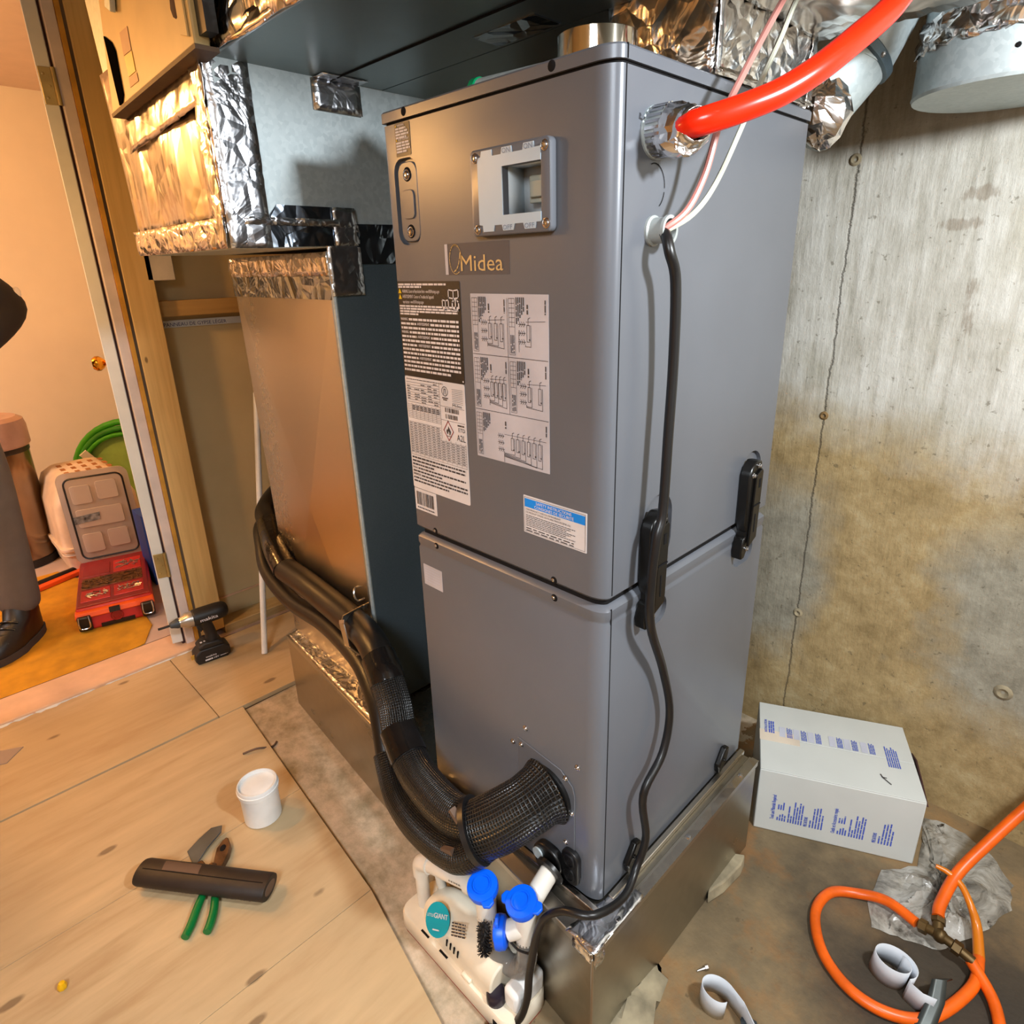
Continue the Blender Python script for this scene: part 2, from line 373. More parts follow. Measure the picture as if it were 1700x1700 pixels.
# ------------------------------------------------------------------ mesh builder
class B:
    def __init__(s):
        s.v = []; s.f = []; s.uv = {}
    def add(s, vs, fs, uvs=None):
        n = len(s.v)
        s.v += [tuple(v) for v in vs]
        for k, f in enumerate(fs):
            if uvs: s.uv[len(s.f)] = uvs[k]
            s.f.append(tuple(i + n for i in f))
        return s
    def hexa(s, p):
        return s.add(p, [(0, 3, 2, 1), (4, 5, 6, 7), (0, 1, 5, 4), (1, 2, 6, 5), (2, 3, 7, 6), (3, 0, 4, 7)])
    def box(s, x0, x1, y0, y1, z0, z1):
        return s.hexa([(x0, y0, z0), (x1, y0, z0), (x1, y1, z0), (x0, y1, z0), (x0, y0, z1), (x1, y0, z1), (x1, y1, z1), (x0, y1, z1)])
    def obox(s, c, size, m=None):
        m = m or Matrix.Identity(3); c = Vector(c); a, b, d = [q / 2 for q in size]
        return s.hexa([c + m @ Vector(q) for q in ((-a, -b, -d), (a, -b, -d), (a, b, -d), (-a, b, -d), (-a, -b, d), (a, -b, d), (a, b, d), (-a, b, d))])
    def loft(s, rings, cap=True, closed=True):
        n = len(rings[0]); vs = [p for r in rings for p in r]; fs = []
        for i in range(len(rings) - 1):
            for j in range(n if closed else n - 1):
                k = (j + 1) % n
                fs.append((i * n + j, i * n + k, (i + 1) * n + k, (i + 1) * n + j))
        if cap and closed:
            fs.append(tuple(range(n))[::-1]); fs.append(tuple(range((len(rings) - 1) * n, len(rings) * n)))
        return s.add(vs, fs)
    def prism(s, poly, off):
        off = Vector(off); a = [Vector(p) for p in poly]
        return s.loft([a, [p + off for p in a]])
    def plan(s, poly2, z0, z1):
        return s.prism([(x, y, z0) for x, y in poly2], (0, 0, z1 - z0))
    def tube(s, pts, r, seg=12, sub=5, cap=True, smooth=True, vscale=1.0, sq=None):
        P = [Vector(p) for p in pts]; n = len(P)
        R = [r] * n if not isinstance(r, (list, tuple)) else list(r)
        if smooth and n > 2:
            Q = []; RR = []
            for i in range(n - 1):
                p0 = P[max(i - 1, 0)]; p1 = P[i]; p2 = P[i + 1]; p3 = P[min(i + 2, n - 1)]
                for k in range(sub):
                    t = k / sub
                    Q.append(0.5 * ((2 * p1) + (p2 - p0) * t + (2 * p0 - 5 * p1 + 4 * p2 - p3) * t * t + (3 * p1 - p0 - 3 * p2 + p3) * t ** 3))
                    RR.append(R[i] + (R[i + 1] - R[i]) * t)
            Q.append(P[-1]); RR.append(R[-1]); P, R = Q, RR
        T = []
        for i in range(len(P)):
            d = P[min(i + 1, len(P) - 1)] - P[max(i - 1, 0)]
            T.append(d.normalized() if d.length > 1e-9 else Vector((0, 0, 1)))
        u = T[0].orthogonal().normalized(); vs = []; L = 0; ls = []
        for i, p in enumerate(P):
            if i:
                q = T[i - 1].rotation_difference(T[i]); u = (q @ u).normalized(); L += (p - P[i - 1]).length
            ls.append(L); w = T[i].cross(u)
            for j in range(seg):
                a = 2 * math.pi * j / seg
                vs.append(p + (u * math.cos(a) + w * math.sin(a)) * R[i])
        fs = []; uvs = []
        for i in range(len(P) - 1):
            for j in range(seg):
                k = (j + 1) % seg
                fs.append((i * seg + j, i * seg + k, (i + 1) * seg + k, (i + 1) * seg + j))
                uvs.append([(j / seg, ls[i]), ((j + 1) / seg, ls[i]), ((j + 1) / seg, ls[i + 1]), (j / seg, ls[i + 1])])
        if cap:
            fs.append(tuple(range(seg))[::-1]); uvs.append([(0, 0)] * seg)
            fs.append(tuple(range((len(P) - 1) * seg, len(P) * seg))); uvs.append([(0, 0)] * seg)
        return s.add(vs, fs, uvs)
    def lathe(s, prof, base=(0, 0, 0), axis=(0, 0, 1), seg=24, sx=1.0, sy=1.0, xdir=None):
        ax = Vector(axis).normalized(); base = Vector(base)
        u = Vector(xdir).normalized() if xdir else ax.orthogonal().normalized(); w = ax.cross(u)
        vs = []
        for r, h in prof:
            for j in range(seg):
                a = 2 * math.pi * j / seg
                vs.append(base + ax * h + (u * math.cos(a) * sx + w * math.sin(a) * sy) * max(r, 1e-5))
        n = len(prof); fs = []
        for i in range(n - 1):
            for j in range(seg):
                k = (j + 1) % seg
                fs.append((i * seg + j, i * seg + k, (i + 1) * seg + k, (i + 1) * seg + j))
        fs.append(tuple(range(seg))[::-1]); fs.append(tuple(range((n - 1) * seg, n * seg)))
        return s.add(vs, fs)
    def cyl(s, a, b, r, seg=20, r2=None):
        a = Vector(a); b = Vector(b); h = (b - a).length
        return s.lathe([(r, 0), (r if r2 is None else r2, h)], a, b - a, seg)
    def ball(s, c, r, seg=12, sc=(1, 1, 1)):
        vs = []; fs = []; c = Vector(c); m = seg // 2
        for i in range(m + 1):
            th = math.pi * i / m
            for j in range(seg):
                a = 2 * math.pi * j / seg; rr = max(math.sin(th), 1e-4)
                vs.append((c.x + r * sc[0] * rr * math.cos(a), c.y + r * sc[1] * rr * math.sin(a), c.z + r * sc[2] * math.cos(th)))
        for i in range(m):
            for j in range(seg):
                k = (j + 1) % seg
                fs.append((i * seg + j, (i + 1) * seg + j, (i + 1) * seg + k, i * seg + k))
        return s.add(vs, fs)
    def quad(s, a, b, c, d):
        return s.add([a, b, c, d], [(0, 1, 2, 3)])
    def grid(s, fn, nu, nv, thick=None):
        vs = [fn(i / nu, j / nv) for i in range(nu + 1) for j in range(nv + 1)]
        fs = []
        for i in range(nu):
            for j in range(nv):
                a = i * (nv + 1) + j
                fs.append((a, a + 1, a + nv + 2, a + nv + 1))
        return s.add(vs, fs)

def rrect(x0, x1, y0, y1, r, n=5, rs=None):
    """rounded rectangle, counter-clockwise; r may be a list for corners (x1y0,x1y1,x0y1,x0y0) of (rx,ry)"""
    R = rs or [(r, r)] * 4; out = []
    for (cx, cy, a0), (rx, ry) in zip(((x1, y0, -90), (x1, y1, 0), (x0, y1, 90), (x0, y0, 180)), R):
        ox = cx - rx if cx == x1 else cx + rx; oy = cy - ry if cy == y1 else cy + ry
        for k in range(n + 1):
            a = math.radians(a0 + 90 * k / n)
            out.append((ox + rx * math.cos(a), oy + ry * math.sin(a)))
    return out

ORG = {}
def thing(name, label, cat, loc, group=None):
    o = bpy.data.objects.new(name, None); COL.objects.link(o)
    o.empty_display_size = 0.02
    o.location = Vector(loc) * S; ORG[o] = Vector(loc)
    o['label'] = label; o['category'] = cat
    if group: o['group'] = group
    return o
def obj(name, b, mat, parent=None, label=None, cat=None, group=None, kind=None, ang=38, bevel=0, bseg=2, solid=0):
    me = bpy.data.meshes.new(name)
    if parent is not None: org = ORG[parent]
    else:
        n = max(1, len(b.v))
        zs = min(v[2] for v in b.v)
        org = Vector((sum(v[0] for v in b.v) / n, sum(v[1] for v in b.v) / n, zs))
    me.from_pydata([tuple((Vector(v) - org) * S) for v in b.v], [], b.f)
    if b.uv:
        ul = me.uv_layers.new(name='UVMap')
        for i, p in enumerate(me.polygons):
            q = b.uv.get(i)
            if q:
                for li, c in zip(p.loop_indices, q): ul.data[li].uv = (c[0], c[1] * S)
    me.validate()
    bm = bmesh.new(); bm.from_mesh(me); bmesh.ops.recalc_face_normals(bm, faces=bm.faces); bm.to_mesh(me); bm.free()
    me.polygons.foreach_set('use_smooth', [True] * len(me.polygons))
    me.set_sharp_from_angle(angle=math.radians(ang))
    me.materials.append(M[mat] if isinstance(mat, str) else mat)
    o = bpy.data.objects.new(name, me); COL.objects.link(o)
    if parent is not None: o.parent = parent; ORG[o] = org
    else: o.location = org * S; ORG[o] = org
    if label: o['label'] = label
    if cat: o['category'] = cat
    if group: o['group'] = group
    if kind: o['kind'] = kind
    if bevel:
        m = o.modifiers.new('bevel', 'BEVEL'); m.width = bevel * S; m.segments = bseg; m.limit_method = 'ANGLE'; m.angle_limit = math.radians(40)
    if solid:
        m = o.modifiers.new('thickness', 'SOLIDIFY'); m.thickness = solid * S; m.offset = 0
    return o
def cut(o, b):
    """carve the closed shape b out of mesh o"""
    org = ORG[o]
    me = bpy.data.meshes.new('cutter'); me.from_pydata([tuple((Vector(v) - org) * S) for v in b.v], [], b.f)
    bm = bmesh.new(); bm.from_mesh(me); bmesh.ops.recalc_face_normals(bm, faces=bm.faces); bm.to_mesh(me); bm.free()
    c = bpy.data.objects.new('cutter', me); COL.objects.link(c)
    if o.parent: c.parent = o.parent
    else: c.location = o.location
    m = o.modifiers.new('cut', 'BOOLEAN'); m.object = c; m.operation = 'DIFFERENCE'; m.solver = 'EXACT'
    bpy.context.view_layer.update()
    ev = o.evaluated_get(bpy.context.evaluated_depsgraph_get())
    nm = bpy.data.meshes.new_from_object(ev)
    o.modifiers.remove(m); old = o.data; o.data = nm; nm.name = o.name
    bpy.data.objects.remove(c); bpy.data.meshes.remove(old)
    nm.polygons.foreach_set('use_smooth', [True] * len(nm.polygons)); nm.set_sharp_from_angle(angle=math.radians(38))

_tc = {}
def text_geo(s):
    if s in _tc: return _tc[s]
    cu = bpy.data.curves.new('t', 'FONT'); cu.body = s; cu.resolution_u = 2; cu.fill_mode = 'FRONT'
    o = bpy.data.objects.new('t', cu); COL.objects.link(o)
    bpy.context.view_layer.update()
    me = bpy.data.meshes.new_from_object(o.evaluated_get(bpy.context.evaluated_depsgraph_get()))
    v = [tuple(x.co) for x in me.vertices]; f = [tuple(p.vertices) for p in me.polygons]
    bpy.data.objects.remove(o); bpy.data.curves.remove(cu); bpy.data.meshes.remove(me)
    _tc[s] = (v, f); return _tc[s]
def text(b, s, p0, X, U, width=None, height=None, lift=0.0008, bold=0):
    """lettering: lower-left corner p0, along X, up U, stretched to width x cap height"""
    v, f = text_geo(s)
    X = Vector(X).normalized(); U = Vector(U).normalized(); N = X.cross(U); p0 = Vector(p0)
    x0 = min(q[0] for q in v); x1 = max(q[0] for q in v); y1 = 0.7
    sy = height / y1; sx = width / (x1 - x0) if width else sy
    for k in range(bold + 1):
        off = k * height * 0.06
        b.add([p0 + X * ((q[0] - x0) * sx + off) + U * (q[1] * sy) + N * (lift + k * 0.0001) for q in v], f)
    return b
def greek(b, p0, X, U, width, height, rnd, lift=0.0008, wmin=0.006, wmax=0.02, gap=0.003):
    """a run of word-sized strokes for print too small to read"""
    X = Vector(X); U = Vector(U); N = X.cross(U); p0 = Vector(p0); x = 0
    while x < width:
        w = min(rnd.uniform(wmin, wmax), width - x)
        q = p0 + X * x + N * lift
        b.quad(q, q + X * w, q + X * w + U * height, q + U * height); x += w + gap
    return b
def stroke(b, pts, w, N, lift=0.0008, closed=False):
    N = Vector(N); P = [Vector(p) + N * lift for p in pts]
    if closed: P.append(P[0])
    for a, c in zip(P, P[1:]):
        d = c - a
        if d.length < 1e-7: continue
        e = d.normalized().cross(N) * (w / 2); g = d.normalized() * (w / 2)
        b.quad(a - e - g, a + e - g, c + e + g, c - e + g)
    return b
def screw_b(c, n, r=0.0065, h=0.005):
    b = B().lathe([(r * 1.25, 0), (r * 1.25, h * 0.25), (r, h * 0.35), (r * 0.9, h * 0.8), (r * 0.55, h), (r * 0.5, h * 0.7), (0, h * 0.65)], c, n, 10)
    return b

# ==================================================================== SETTING
b = B().box(-2.18, 2.6, -2.7, 1.3, -0.42, -0.3)
obj('floor', b, 'floor', kind='structure', label='stained brown concrete basement floor')
wall = obj('wall_back', B().box(-2.6, 2.6, 1.15, 1.3, -0.42, 2.65), 'concrete', kind='structure', label='poured concrete basement wall, whitish above and rusty tan below')
for (x, z, r, mt) in ((-0.083, 1.515, 0.011, 'stone'), (-0.073, 0.838, 0.009, 'tie_rust'), (-0.069, 0.179, 0.011, 'stone'), (0.489, 0.151, 0.016, 'stone')):
    b = B().lathe([(r * 1.5, -0.002), (r * 1.3, 0.003), (r * 0.85, 0.006), (r * 0.6, 0.003), (r * 0.3, -0.0), (0, -0.001)], (x, 1.15, z), (0, -1, 0), 12)
    obj('form_tie_hole', b, mt, wall)
obj('wall_right', B().box(2.5, 2.6, -2.7, 1.15, -0.42, 2.65), plain('side_wall', srgb(196, 192, 180), 0.9, 0, 0.1, 4), kind='structure')
obj('wall_front', B().box(-2.3, 2.6, -2.7, -2.6, -0.42, 2.65), plain('front_wall', srgb(206, 160, 96), 0.85, 0, 0.1, 4), kind='structure')
obj('ceiling', B().box(-2.4, 2.6, -2.7, 1.3, 2.62, 2.72), plain('ceiling_boards', srgb(150, 118, 82), 0.85, 0, 0.15, 6), kind='structure')

# partition on the left with the doorway
wl = obj('wall_left', B().box(-2.38, -2.3, -0.075, 1.15, -0.3, 2.62).box(-2.38, -2.2, -2.6, -1.12, -0.3, 2.62).box(-2.38, -2.2, -1.12, -0.075, 2.38, 2.62), 'gyps', kind='structure',
         label='unfinished partition with tan gypsum backing and open stud bay')
obj('stud', B().box(-2.3, -2.2, -0.047, 0.058, -0.262, 2.62), 'stud', wl, bevel=0.004, label='pale yellow pine stud')
obj('stud', B().box(-2.3, -2.2, 0.62, 0.67, -0.262, 2.62), 'stud', wl, bevel=0.004)
obj('shim_strip', B().box(-2.29, -2.203, -0.058, -0.047, -0.3, 2.62), plain('grey_gap', srgb(112, 92, 72), 0.8), wl)
obj('bottom_plate', B().box(-2.3, -2.2, 0.058, 1.15, -0.3, -0.255), 'plate_wood', wl, bevel=0.004)
obj('blocking_board', B().box(-2.3, -2.235, 0.058, 0.62, 1.118, 1.178), 'board', wl, bevel=0.003)
obj('seam_strip', B().box(-2.3, -2.292, 0.058, 0.62, -0.165, -0.158), 'sill', wl)
lb = obj('label_strip', B().box(-2.3, -2.291, 0.06, 0.42, 1.072, 1.1), 'paper', wl, label='white printed paper strip on the gypsum panel')
b = B(); text(b, 'PANNEAU DE GYPSE LÉGER', (-2.291, 0.085, 1.077), (0, 1, 0), (0, 0, 1), 0.25, 0.014)
obj('print', b, 'navy_ink', lb)
obj('pale_board_offcut', B().box(-2.236, -2.2, 0.035, 0.135, 1.255, 1.48), 'beige_box', wl, bevel=0.003)

# hall beyond the door
obj('wall_hall', B().box(-4.75, -4.65, -2.4, 1.2, -0.3, 2.45).box(-4.65, -2.38, 1.1, 1.2, -0.3, 2.45).box(-4.65, -2.38, -2.5, -2.4, -0.3, 2.45), 'wallpaint', kind='structure')
obj('ceiling_hall', B().box(-4.75, -2.38, -2.5, 1.2, 2.36, 2.5), 'hallceil', kind='structure')
fh = obj('floor_hall', B().box(-4.75, -2.18, -2.5, 1.2, -0.42, -0.295), plain('grout', srgb(170, 148, 136), 0.8), kind='structure')
for i in range(6):
    for j in range(8):
        x = -2.335 - 0.4 * i; y = -2.4 + 0.4 * j + 0.13
        obj('tile', B().box(max(x - 0.397, -4.65), x, y, y + 0.397, -0.295, -0.2865), 'tile', fh)
# door casing and open door
d1 = obj('door_1', B().box(-2.38, -2.2, -0.112, -0.074, -0.283, 2.38), 'pink_trim', kind='structure', bevel=0.004, label='white door casing of the opening to the lit hall')
obj('sealant_strip', B().box(-2.37, -2.196, -0.074, -0.059, -0.283, 2.38), 'foam_yel', d1)
obj('stop_gap', B().box(-2.36, -2.215, -0.124, -0.112, -0.283, 2.38), 'gap_brown', d1)
obj('jamb', B().box(-2.38, -2.2, -1.12, -1.08, -0.283, 2.38), 'pink_trim', d1, bevel=0.004)
obj('header', B().box(-2.38, -2.2, -1.12, -0.074, 2.34, 2.38), 'pink_trim', d1, bevel=0.004)
sl = B()
dv = Vector((-0.965, 0.262, 0)); dn = Vector((-0.262, -0.965, 0))
h0 = Vector((-2.205, -0.122, 0))
q = [h0, h0 + dn * 0.042, h0 + dn * 0.042 + dv * 0.8, h0 + dv * 0.8]
sl.prism([(p.x, p.y, -0.255) for p in q], (0, 0, 2.57))
ds = obj('door_slab', sl, 'white_door', d1, bevel=0.003, label='white door standing open into the hall, seen on its hinge edge')
for z in (1.87, 0.12):
    hb = B().obox((h0 + dn * 0.02 - dv * 0.002 + Vector((0, 0, z))), (0.004, 0.036, 0.11), Matrix.Rotation(math.atan2(dv.y, dv.x), 3, 'Z'))
    hg = obj('hinge', hb, 'hinge', ds, bevel=0.002)
    hb = B().cyl(h0 - dv * 0.004 + dn * -0.004 + Vector((0, 0, z - 0.055)), h0 - dv * 0.004 + dn * -0.004 + Vector((0, 0, z + 0.055)), 0.007, 10)
    for k in (-0.035, 0.0, 0.035):
        hb.lathe([(0.0045, 0), (0.003, 0.002), (0, 0.002)], h0 + dn * (0.02 + 0.006 * (1 if k else -1)) - dv * 0.004 + Vector((0, 0, z + k)), -dv, 8)
    obj('hinge_pin', hb, 'hinge', ds)
kc = h0 + dv * 0.70 + dn * 0.042 + Vector((0, 0, 0.895))
obj('door_knob', B().lathe([(0.034, 0), (0.034, 0.006), (0.014, 0.012), (0.012, 0.034), (0.024, 0.044), (0.034, 0.058), (0.034, 0.072), (0.024, 0.086), (0, 0.09)], kc, dn, 20), 'brass_new', ds, label='polished brass knob')
# sill
obj('trim_1', B().box(-2.335, -2.15, -1.12, -0.06, -0.30, -0.270), 'sill', kind='structure', bevel=0.004, label='pale wooden door sill')
b = B(); rr = random.Random(3)
e = [-2.152 + rr.uniform(0.001, 0.012) * (1.6 if 0.25 < k / 60 < 0.5 else 0.8) for k in range(61)]
for k in range(60):
    y = -1.1 + k * 0.0168
    b.hexa([(-2.156, y, -0.283), (e[k], y, -0.2835), (e[k + 1], y + 0.0168, -0.2835), (-2.156, y + 0.0168, -0.283), (-2.156, y, -0.276), (e[k] - 0.002, y, -0.2795), (e[k + 1] - 0.002, y + 0.0168, -0.2795), (-2.156, y + 0.0168, -0.276)])
obj('trim_2', b, 'paper', kind='structure', label='torn whitish caulk along the sill edge')
obj('trim_3', B().box(-2.3465, -2.334, -1.12, -0.12, -0.295, -0.2755), 'gap_brown', kind='structure', label='dark joint between the door sill and the mat')
# unseen shade added above the warm bulb to cut off its upward light
obj('added_bulb_shade', B().lathe([(0.0, 0.075), (0.03, 0.072), (0.05, 0.055), (0.11, 0.0), (0.113, 0.0), (0.053, 0.06), (0.03, 0.08), (0.0, 0.083)], (-1.72, -1.02, 1.735), (0, 0, 1), 28).cyl((-1.72, -1.02, 1.81), (-1.72, -1.02, 2.62), 0.005, 8), 'white_pl', kind='structure')
# plywood sheets of the subfloor
E0 = (-1.602, -0.118); E1 = (-0.597, -0.201); E2 = (0.2, -0.34)
def edge(x): return E0[1] + (E1[1] - E0[1]) * (x - E0[0]) / (E1[0] - E0[0])
ply = obj('trim_3', B().box(-2.14, -1.6, -0.2, 1.1, -0.3, -0.2825), 'ply', kind='structure', label='plywood subfloor beside the partition')
g = 0.0008
pl2 = [[(-2.148, -2.6), (-1.612 - g, -2.6), (-1.612 - g, -0.205), (-2.148, -0.205)],
       [(-2.148, -0.202), (-1.606 - g, -0.202), (-1.606, 0.35), (-1.606, 1.1), (-2.148, 1.1)],
       [(-1.612 + g, -2.6), (-1.06 - g, -2.6), (-1.06 - g, edge(-1.06)), (-1.602 + g, E0[1])],
       [(-1.06 + g, -2.6), (-0.594 - g, -2.6), (-0.594 - g, E1[1]), (-1.06 + g, edge(-1.06))],
       [(-0.594 + g, -2.6), (0.9, -2.6), (0.9, -0.47), (0.2, -0.345), (-0.594 + g, E1[1])]]
bpy.data.objects.remove(ply)
pf = obj('floor_deck', B().plan([(-2.14, -2.59), (0.88, -2.59), (0.88, -0.49), (0.2, -0.37), (-0.6, -0.225), (-1.6, -0.14), (-1.63, 1.09), (-2.14, 1.09)], -0.31, -0.2995), 'stud_dark', kind='structure', label='plywood subfloor over the left part of the basement')
for poly in pl2:
    obj('plywood_sheet', B().plan(poly, -0.2992, -0.2815), 'ply', pf, bevel=0.0007)

# ==================================================================== BASE PLENUM
Aq = Vector((0.058, -0.085, 0)); Lq = Vector((-1.486, 0.047, 0)); fd = (Aq - Lq).normalized(); bd = Vector((-fd.y, fd.x, 0))
BR = Vector((0.058, 0.62, 0)); BL = Vector((-1.44, 0.72, 0))
base = thing('base_plenum', 'low galvanized sheet metal plenum box under the grey cabinet and tall duct', 'duct', (-0.6, 0.3, -0.3))
dnz = Vector((0, 0, -0.3))
b = B().hexa([Lq + dnz, Aq + dnz, BR + dnz, BL + dnz, Lq, Aq, BR, BL])
obj('casing', b, 'sheet_cool', base, bevel=0.003)
# folded rim flanges, one strip per visible side
def strip(a, c, inward, w, z0, z1, out=0.004):
    a = Vector(a); c = Vector(c); i = Vector(inward)
    return B().hexa([a - i * out + Vector((0, 0, z0)), c - i * out + Vector((0, 0, z0)), c + i * w + Vector((0, 0, z0)), a + i * w + Vector((0, 0, z0)),
                     a - i * out + Vector((0, 0, z1)), c - i * out + Vector((0, 0, z1)), c + i * w + Vector((0, 0, z1)), a + i * w + Vector((0, 0, z1))])
obj('rim_flange', strip(Lq, Aq, bd, 0.03, -0.012, 0.006), 'sheet', base, bevel=0.002)
obj('rim_flange', strip(Aq + Vector((0, 0.02, 0)), BR, (-1, 0, 0), 0.022, -0.010, 0.006), 'sheet', base, bevel=0.002)
obj('inner_flange', B().box(0.006, 0.02, 0.03, 0.625, 0.0, 0.013), 'sheet', base, bevel=0.002)
obj('inner_flange', B().box(-0.52, 0.02, -0.022, -0.008, 0.0, 0.016), 'foil_flat', base, bevel=0.002)
# foil tape on the rim
obj('tape_strip', strip(Aq + Vector((0, 0.06, 0)), BR, (-1, 0, 0), 0.014, 0.0062, 0.008, 0.005), 'foil_flat', base)
rr = random.Random(5)
def crumple(c, ax, r, seed, n=9, amp=0.25, flat=1.0):
    rr = random.Random(seed); bb = B().ball(c, r, n * 2, (1, 1, flat)); c = Vector(c)
    bb.v = [tuple(c + (Vector(v) - c) * (1 + rr.uniform(-amp, amp))) for v in bb.v]
    return bb
def cpatch(fn, nu, nv, amp, seed, N):
    rr = random.Random(seed); N = Vector(N)
    vs = {}
    def f(a, c):
        return Vector(fn(a, c)) + N * rr.uniform(0, amp)
    return B().grid(f, nu, nv)
obj('corner_tape', cpatch(lambda a, c: (0.062 - a * 0.075 * (1 - c * 0.4), -0.088 + c * 0.17, 0.0085), 8, 12, 0.0035, 2, (0, 0, 1)), 'foil_tape', base, solid=0.001)
obj('corner_tape', cpatch(lambda a, c: (0.062 - 0.001, -0.086 + a * 0.03, 0.012 - c * 0.045), 5, 6, 0.004, 4, (1, 0, 0)), 'foil', base, solid=0.001)
obj('corner_tape', cpatch(lambda a, c: tuple(Aq - fd * (a * 0.05) - bd * 0.005 + Vector((0, 0, 0.012 - c * 0.03))), 5, 6, 0.004, 6, -bd), 'foil', base, solid=0.001)
# warm crumpled tape along the ledge below the tall duct
obj('ledge_tape', cpatch(lambda a, c: tuple(Lq + fd * (0.01 + a * 0.74) + bd * (0.002 + c * (0.034 + a * 0.05)) + Vector((0, 0, 0.0085 + c * c * 0.012))), 60, 5, 0.003, 8, (0, 0, 1)), 'foil_tape', base, solid=0.001, label='crumpled foil tape on the ledge')
for (k, u) in ((0.12, 0.03), (0.5, 0.06), (0.9, 0.012)):
    b = B().lathe([(0.008, 0), (0.006, 0.004), (0, 0.005)], BR.lerp(Aq + Vector((0, 0.02, 0)), k) + Vector((-0.006, 0, 0.0075)), (0, 0, 1), 8)
    obj('sheet_screw', b, 'chrome', base)
obj('seam_bead', B().cyl(Aq + Vector((-0.001, -0.001, -0.3)), Aq + Vector((-0.001, -0.001, -0.01)), 0.003, 8), 'sheet', base)
# mortar lump and loose flake by its right foot
b = crumple((0.055, 0.02, -0.3), None, 0.06, 9, 7, 0.2, 0.5); b.v = [(v[0], 0.05 + (v[1] - 0.02) * 2.2, max(v[2], -0.299)) for v in b.v]
tagm = obj('mortar_lump', b, 'stone', label='rough mortar lump at the foot of the metal plenum', cat='mortar')
b = B().prism([(0.060, 0.40, -0.299), (0.066, 0.385, -0.299), (0.082, 0.44, -0.299), (0.090, 0.52, -0.299), (0.084, 0.555, -0.299), (0.060, 0.54, -0.299)], (-0.006, 0.012, 0.03))
obj('concrete_flake', b, 'stone', label='thin slab of broken concrete leaning by the plenum side', cat='rubble', bevel=0.004)

# ==================================================================== TALL RETURN DUCT
A = Vector((-1.488, 0.085, 0)); Bq = Vector((-0.868, 0.066, 0)); ud = (Bq - A).normalized(); vd = Vector((-ud.y, ud.x, 0))
At = Vector((-1.545, 0.090, 1.318)); Bt = Vector((-0.893, 0.066, 1.318))
ret = thing('return_duct', 'tall bare sheet metal duct standing left of the grey cabinet', 'duct', (-1.1, 0.3, 0.004))
dep = 0.62
z4 = Vector((0, 0, 0.0065))
b = B().hexa([A + z4, Bq + z4, Bq + vd * dep + z4, A + vd * dep + z4, At, Bt, Bt + vd * dep, At + vd * dep])
obj('casing', b, 'sheet', ret, bevel=0.004)
# shallow cross-breaks of the front sheet: a folded panel with three facets
def fp(s, z): # point on the front face
    t_ = z / 1.318
    return A.lerp(At, t_).lerp(Bq.lerp(Bt, t_), s)
def facet(poly, k):
    return [fp(s, z) - vd * (k if i else 0.001) for i, (s, z) in enumerate(poly)]
b = B()
P = [fp(0.008, 1.24) - vd * 0.003, fp(0.988, 1.24) - vd * 0.003, fp(0.008, 0.02) - vd * 0.003, fp(0.988, 0.02) - vd * 0.003, fp(0.52, 0.58) - vd * 0.016]
b.add(P, [(0, 4, 1), (0, 2, 4), (2, 3, 4), (3, 1, 4)])
o = obj('front_sheet', b, 'sheet', ret, ang=1)
# right hand side: darker liner sheet with a folded standing seam
b = B().hexa([Bq + ud * 0.001 + z4, Bq + ud * 0.004 + z4, Bq + ud * 0.004 + vd * dep + z4, Bq + ud * 0.001 + vd * dep + z4,
              Bt + ud * 0.001, Bt + ud * 0.004, Bt + ud * 0.004 + vd * dep, Bt + ud * 0.001 + vd * dep])
obj('side_sheet', b, 'galv_dark', ret)
obj('standing_seam', B().tube([Bq - vd * 0.004 + z4, Bt - vd * 0.004], 0.006, 8, smooth=False), 'galv', ret)
b = B()
for k in range(2):
    d = 0.009 + 0.007 * k
    b.tube([Bq - ud * d - vd * 0.0035 + z4, Bt - ud * d - vd * 0.0035], 0.0022, 6, smooth=False)
obj('drive_seam', b, 'sheet', ret)
# foil band on top
obj('tape_band', cpatch(lambda a, c: tuple(fp(a * 1.0, 1.262 + c * 0.055) - vd * 0.0085), 34, 4, 0.004, 12, -vd), 'foil', ret, solid=0.001, label='crumpled foil tape band at the top of the duct')
obj('dark_tape', B().add([fp(0.0, 1.205) - vd * 0.0065, fp(1.0, 1.205) - vd * 0.0065, fp(1.0, 1.27) - vd * 0.0065, fp(0.0, 1.27) - vd * 0.0065], [(0, 1, 2, 3)]), 'foil_dark', ret)
obj('corner_tape', cpatch(lambda a, c: tuple(Bt.lerp(Bq, 0.002 + c * 0.13) + ud * 0.006 + vd * (-0.012 + a * 0.09) + Vector((0, 0, 0.07 - c * 0.0))), 8, 16, 0.004, 13, ud), 'foil_tape', ret, solid=0.001)
obj('dark_band', B().hexa([Bt + ud * 0.006 + vd * 0.06 + Vector((0, 0, -0.03)), Bt + ud * 0.009 + vd * 0.06 + Vector((0, 0, -0.03)), Bt + ud * 0.009 + vd * 0.6 + Vector((0, 0, -0.03)), Bt + ud * 0.006 + vd * 0.6 + Vector((0, 0, -0.03)),
          Bt + ud * 0.006 + vd * 0.06 + Vector((0, 0, 0.03)), Bt + ud * 0.009 + vd * 0.06 + Vector((0, 0, 0.03)), Bt + ud * 0.009 + vd * 0.6 + Vector((0, 0, 0.03)), Bt + ud * 0.006 + vd * 0.6 + Vector((0, 0, 0.03))]), 'foil_dark', ret)

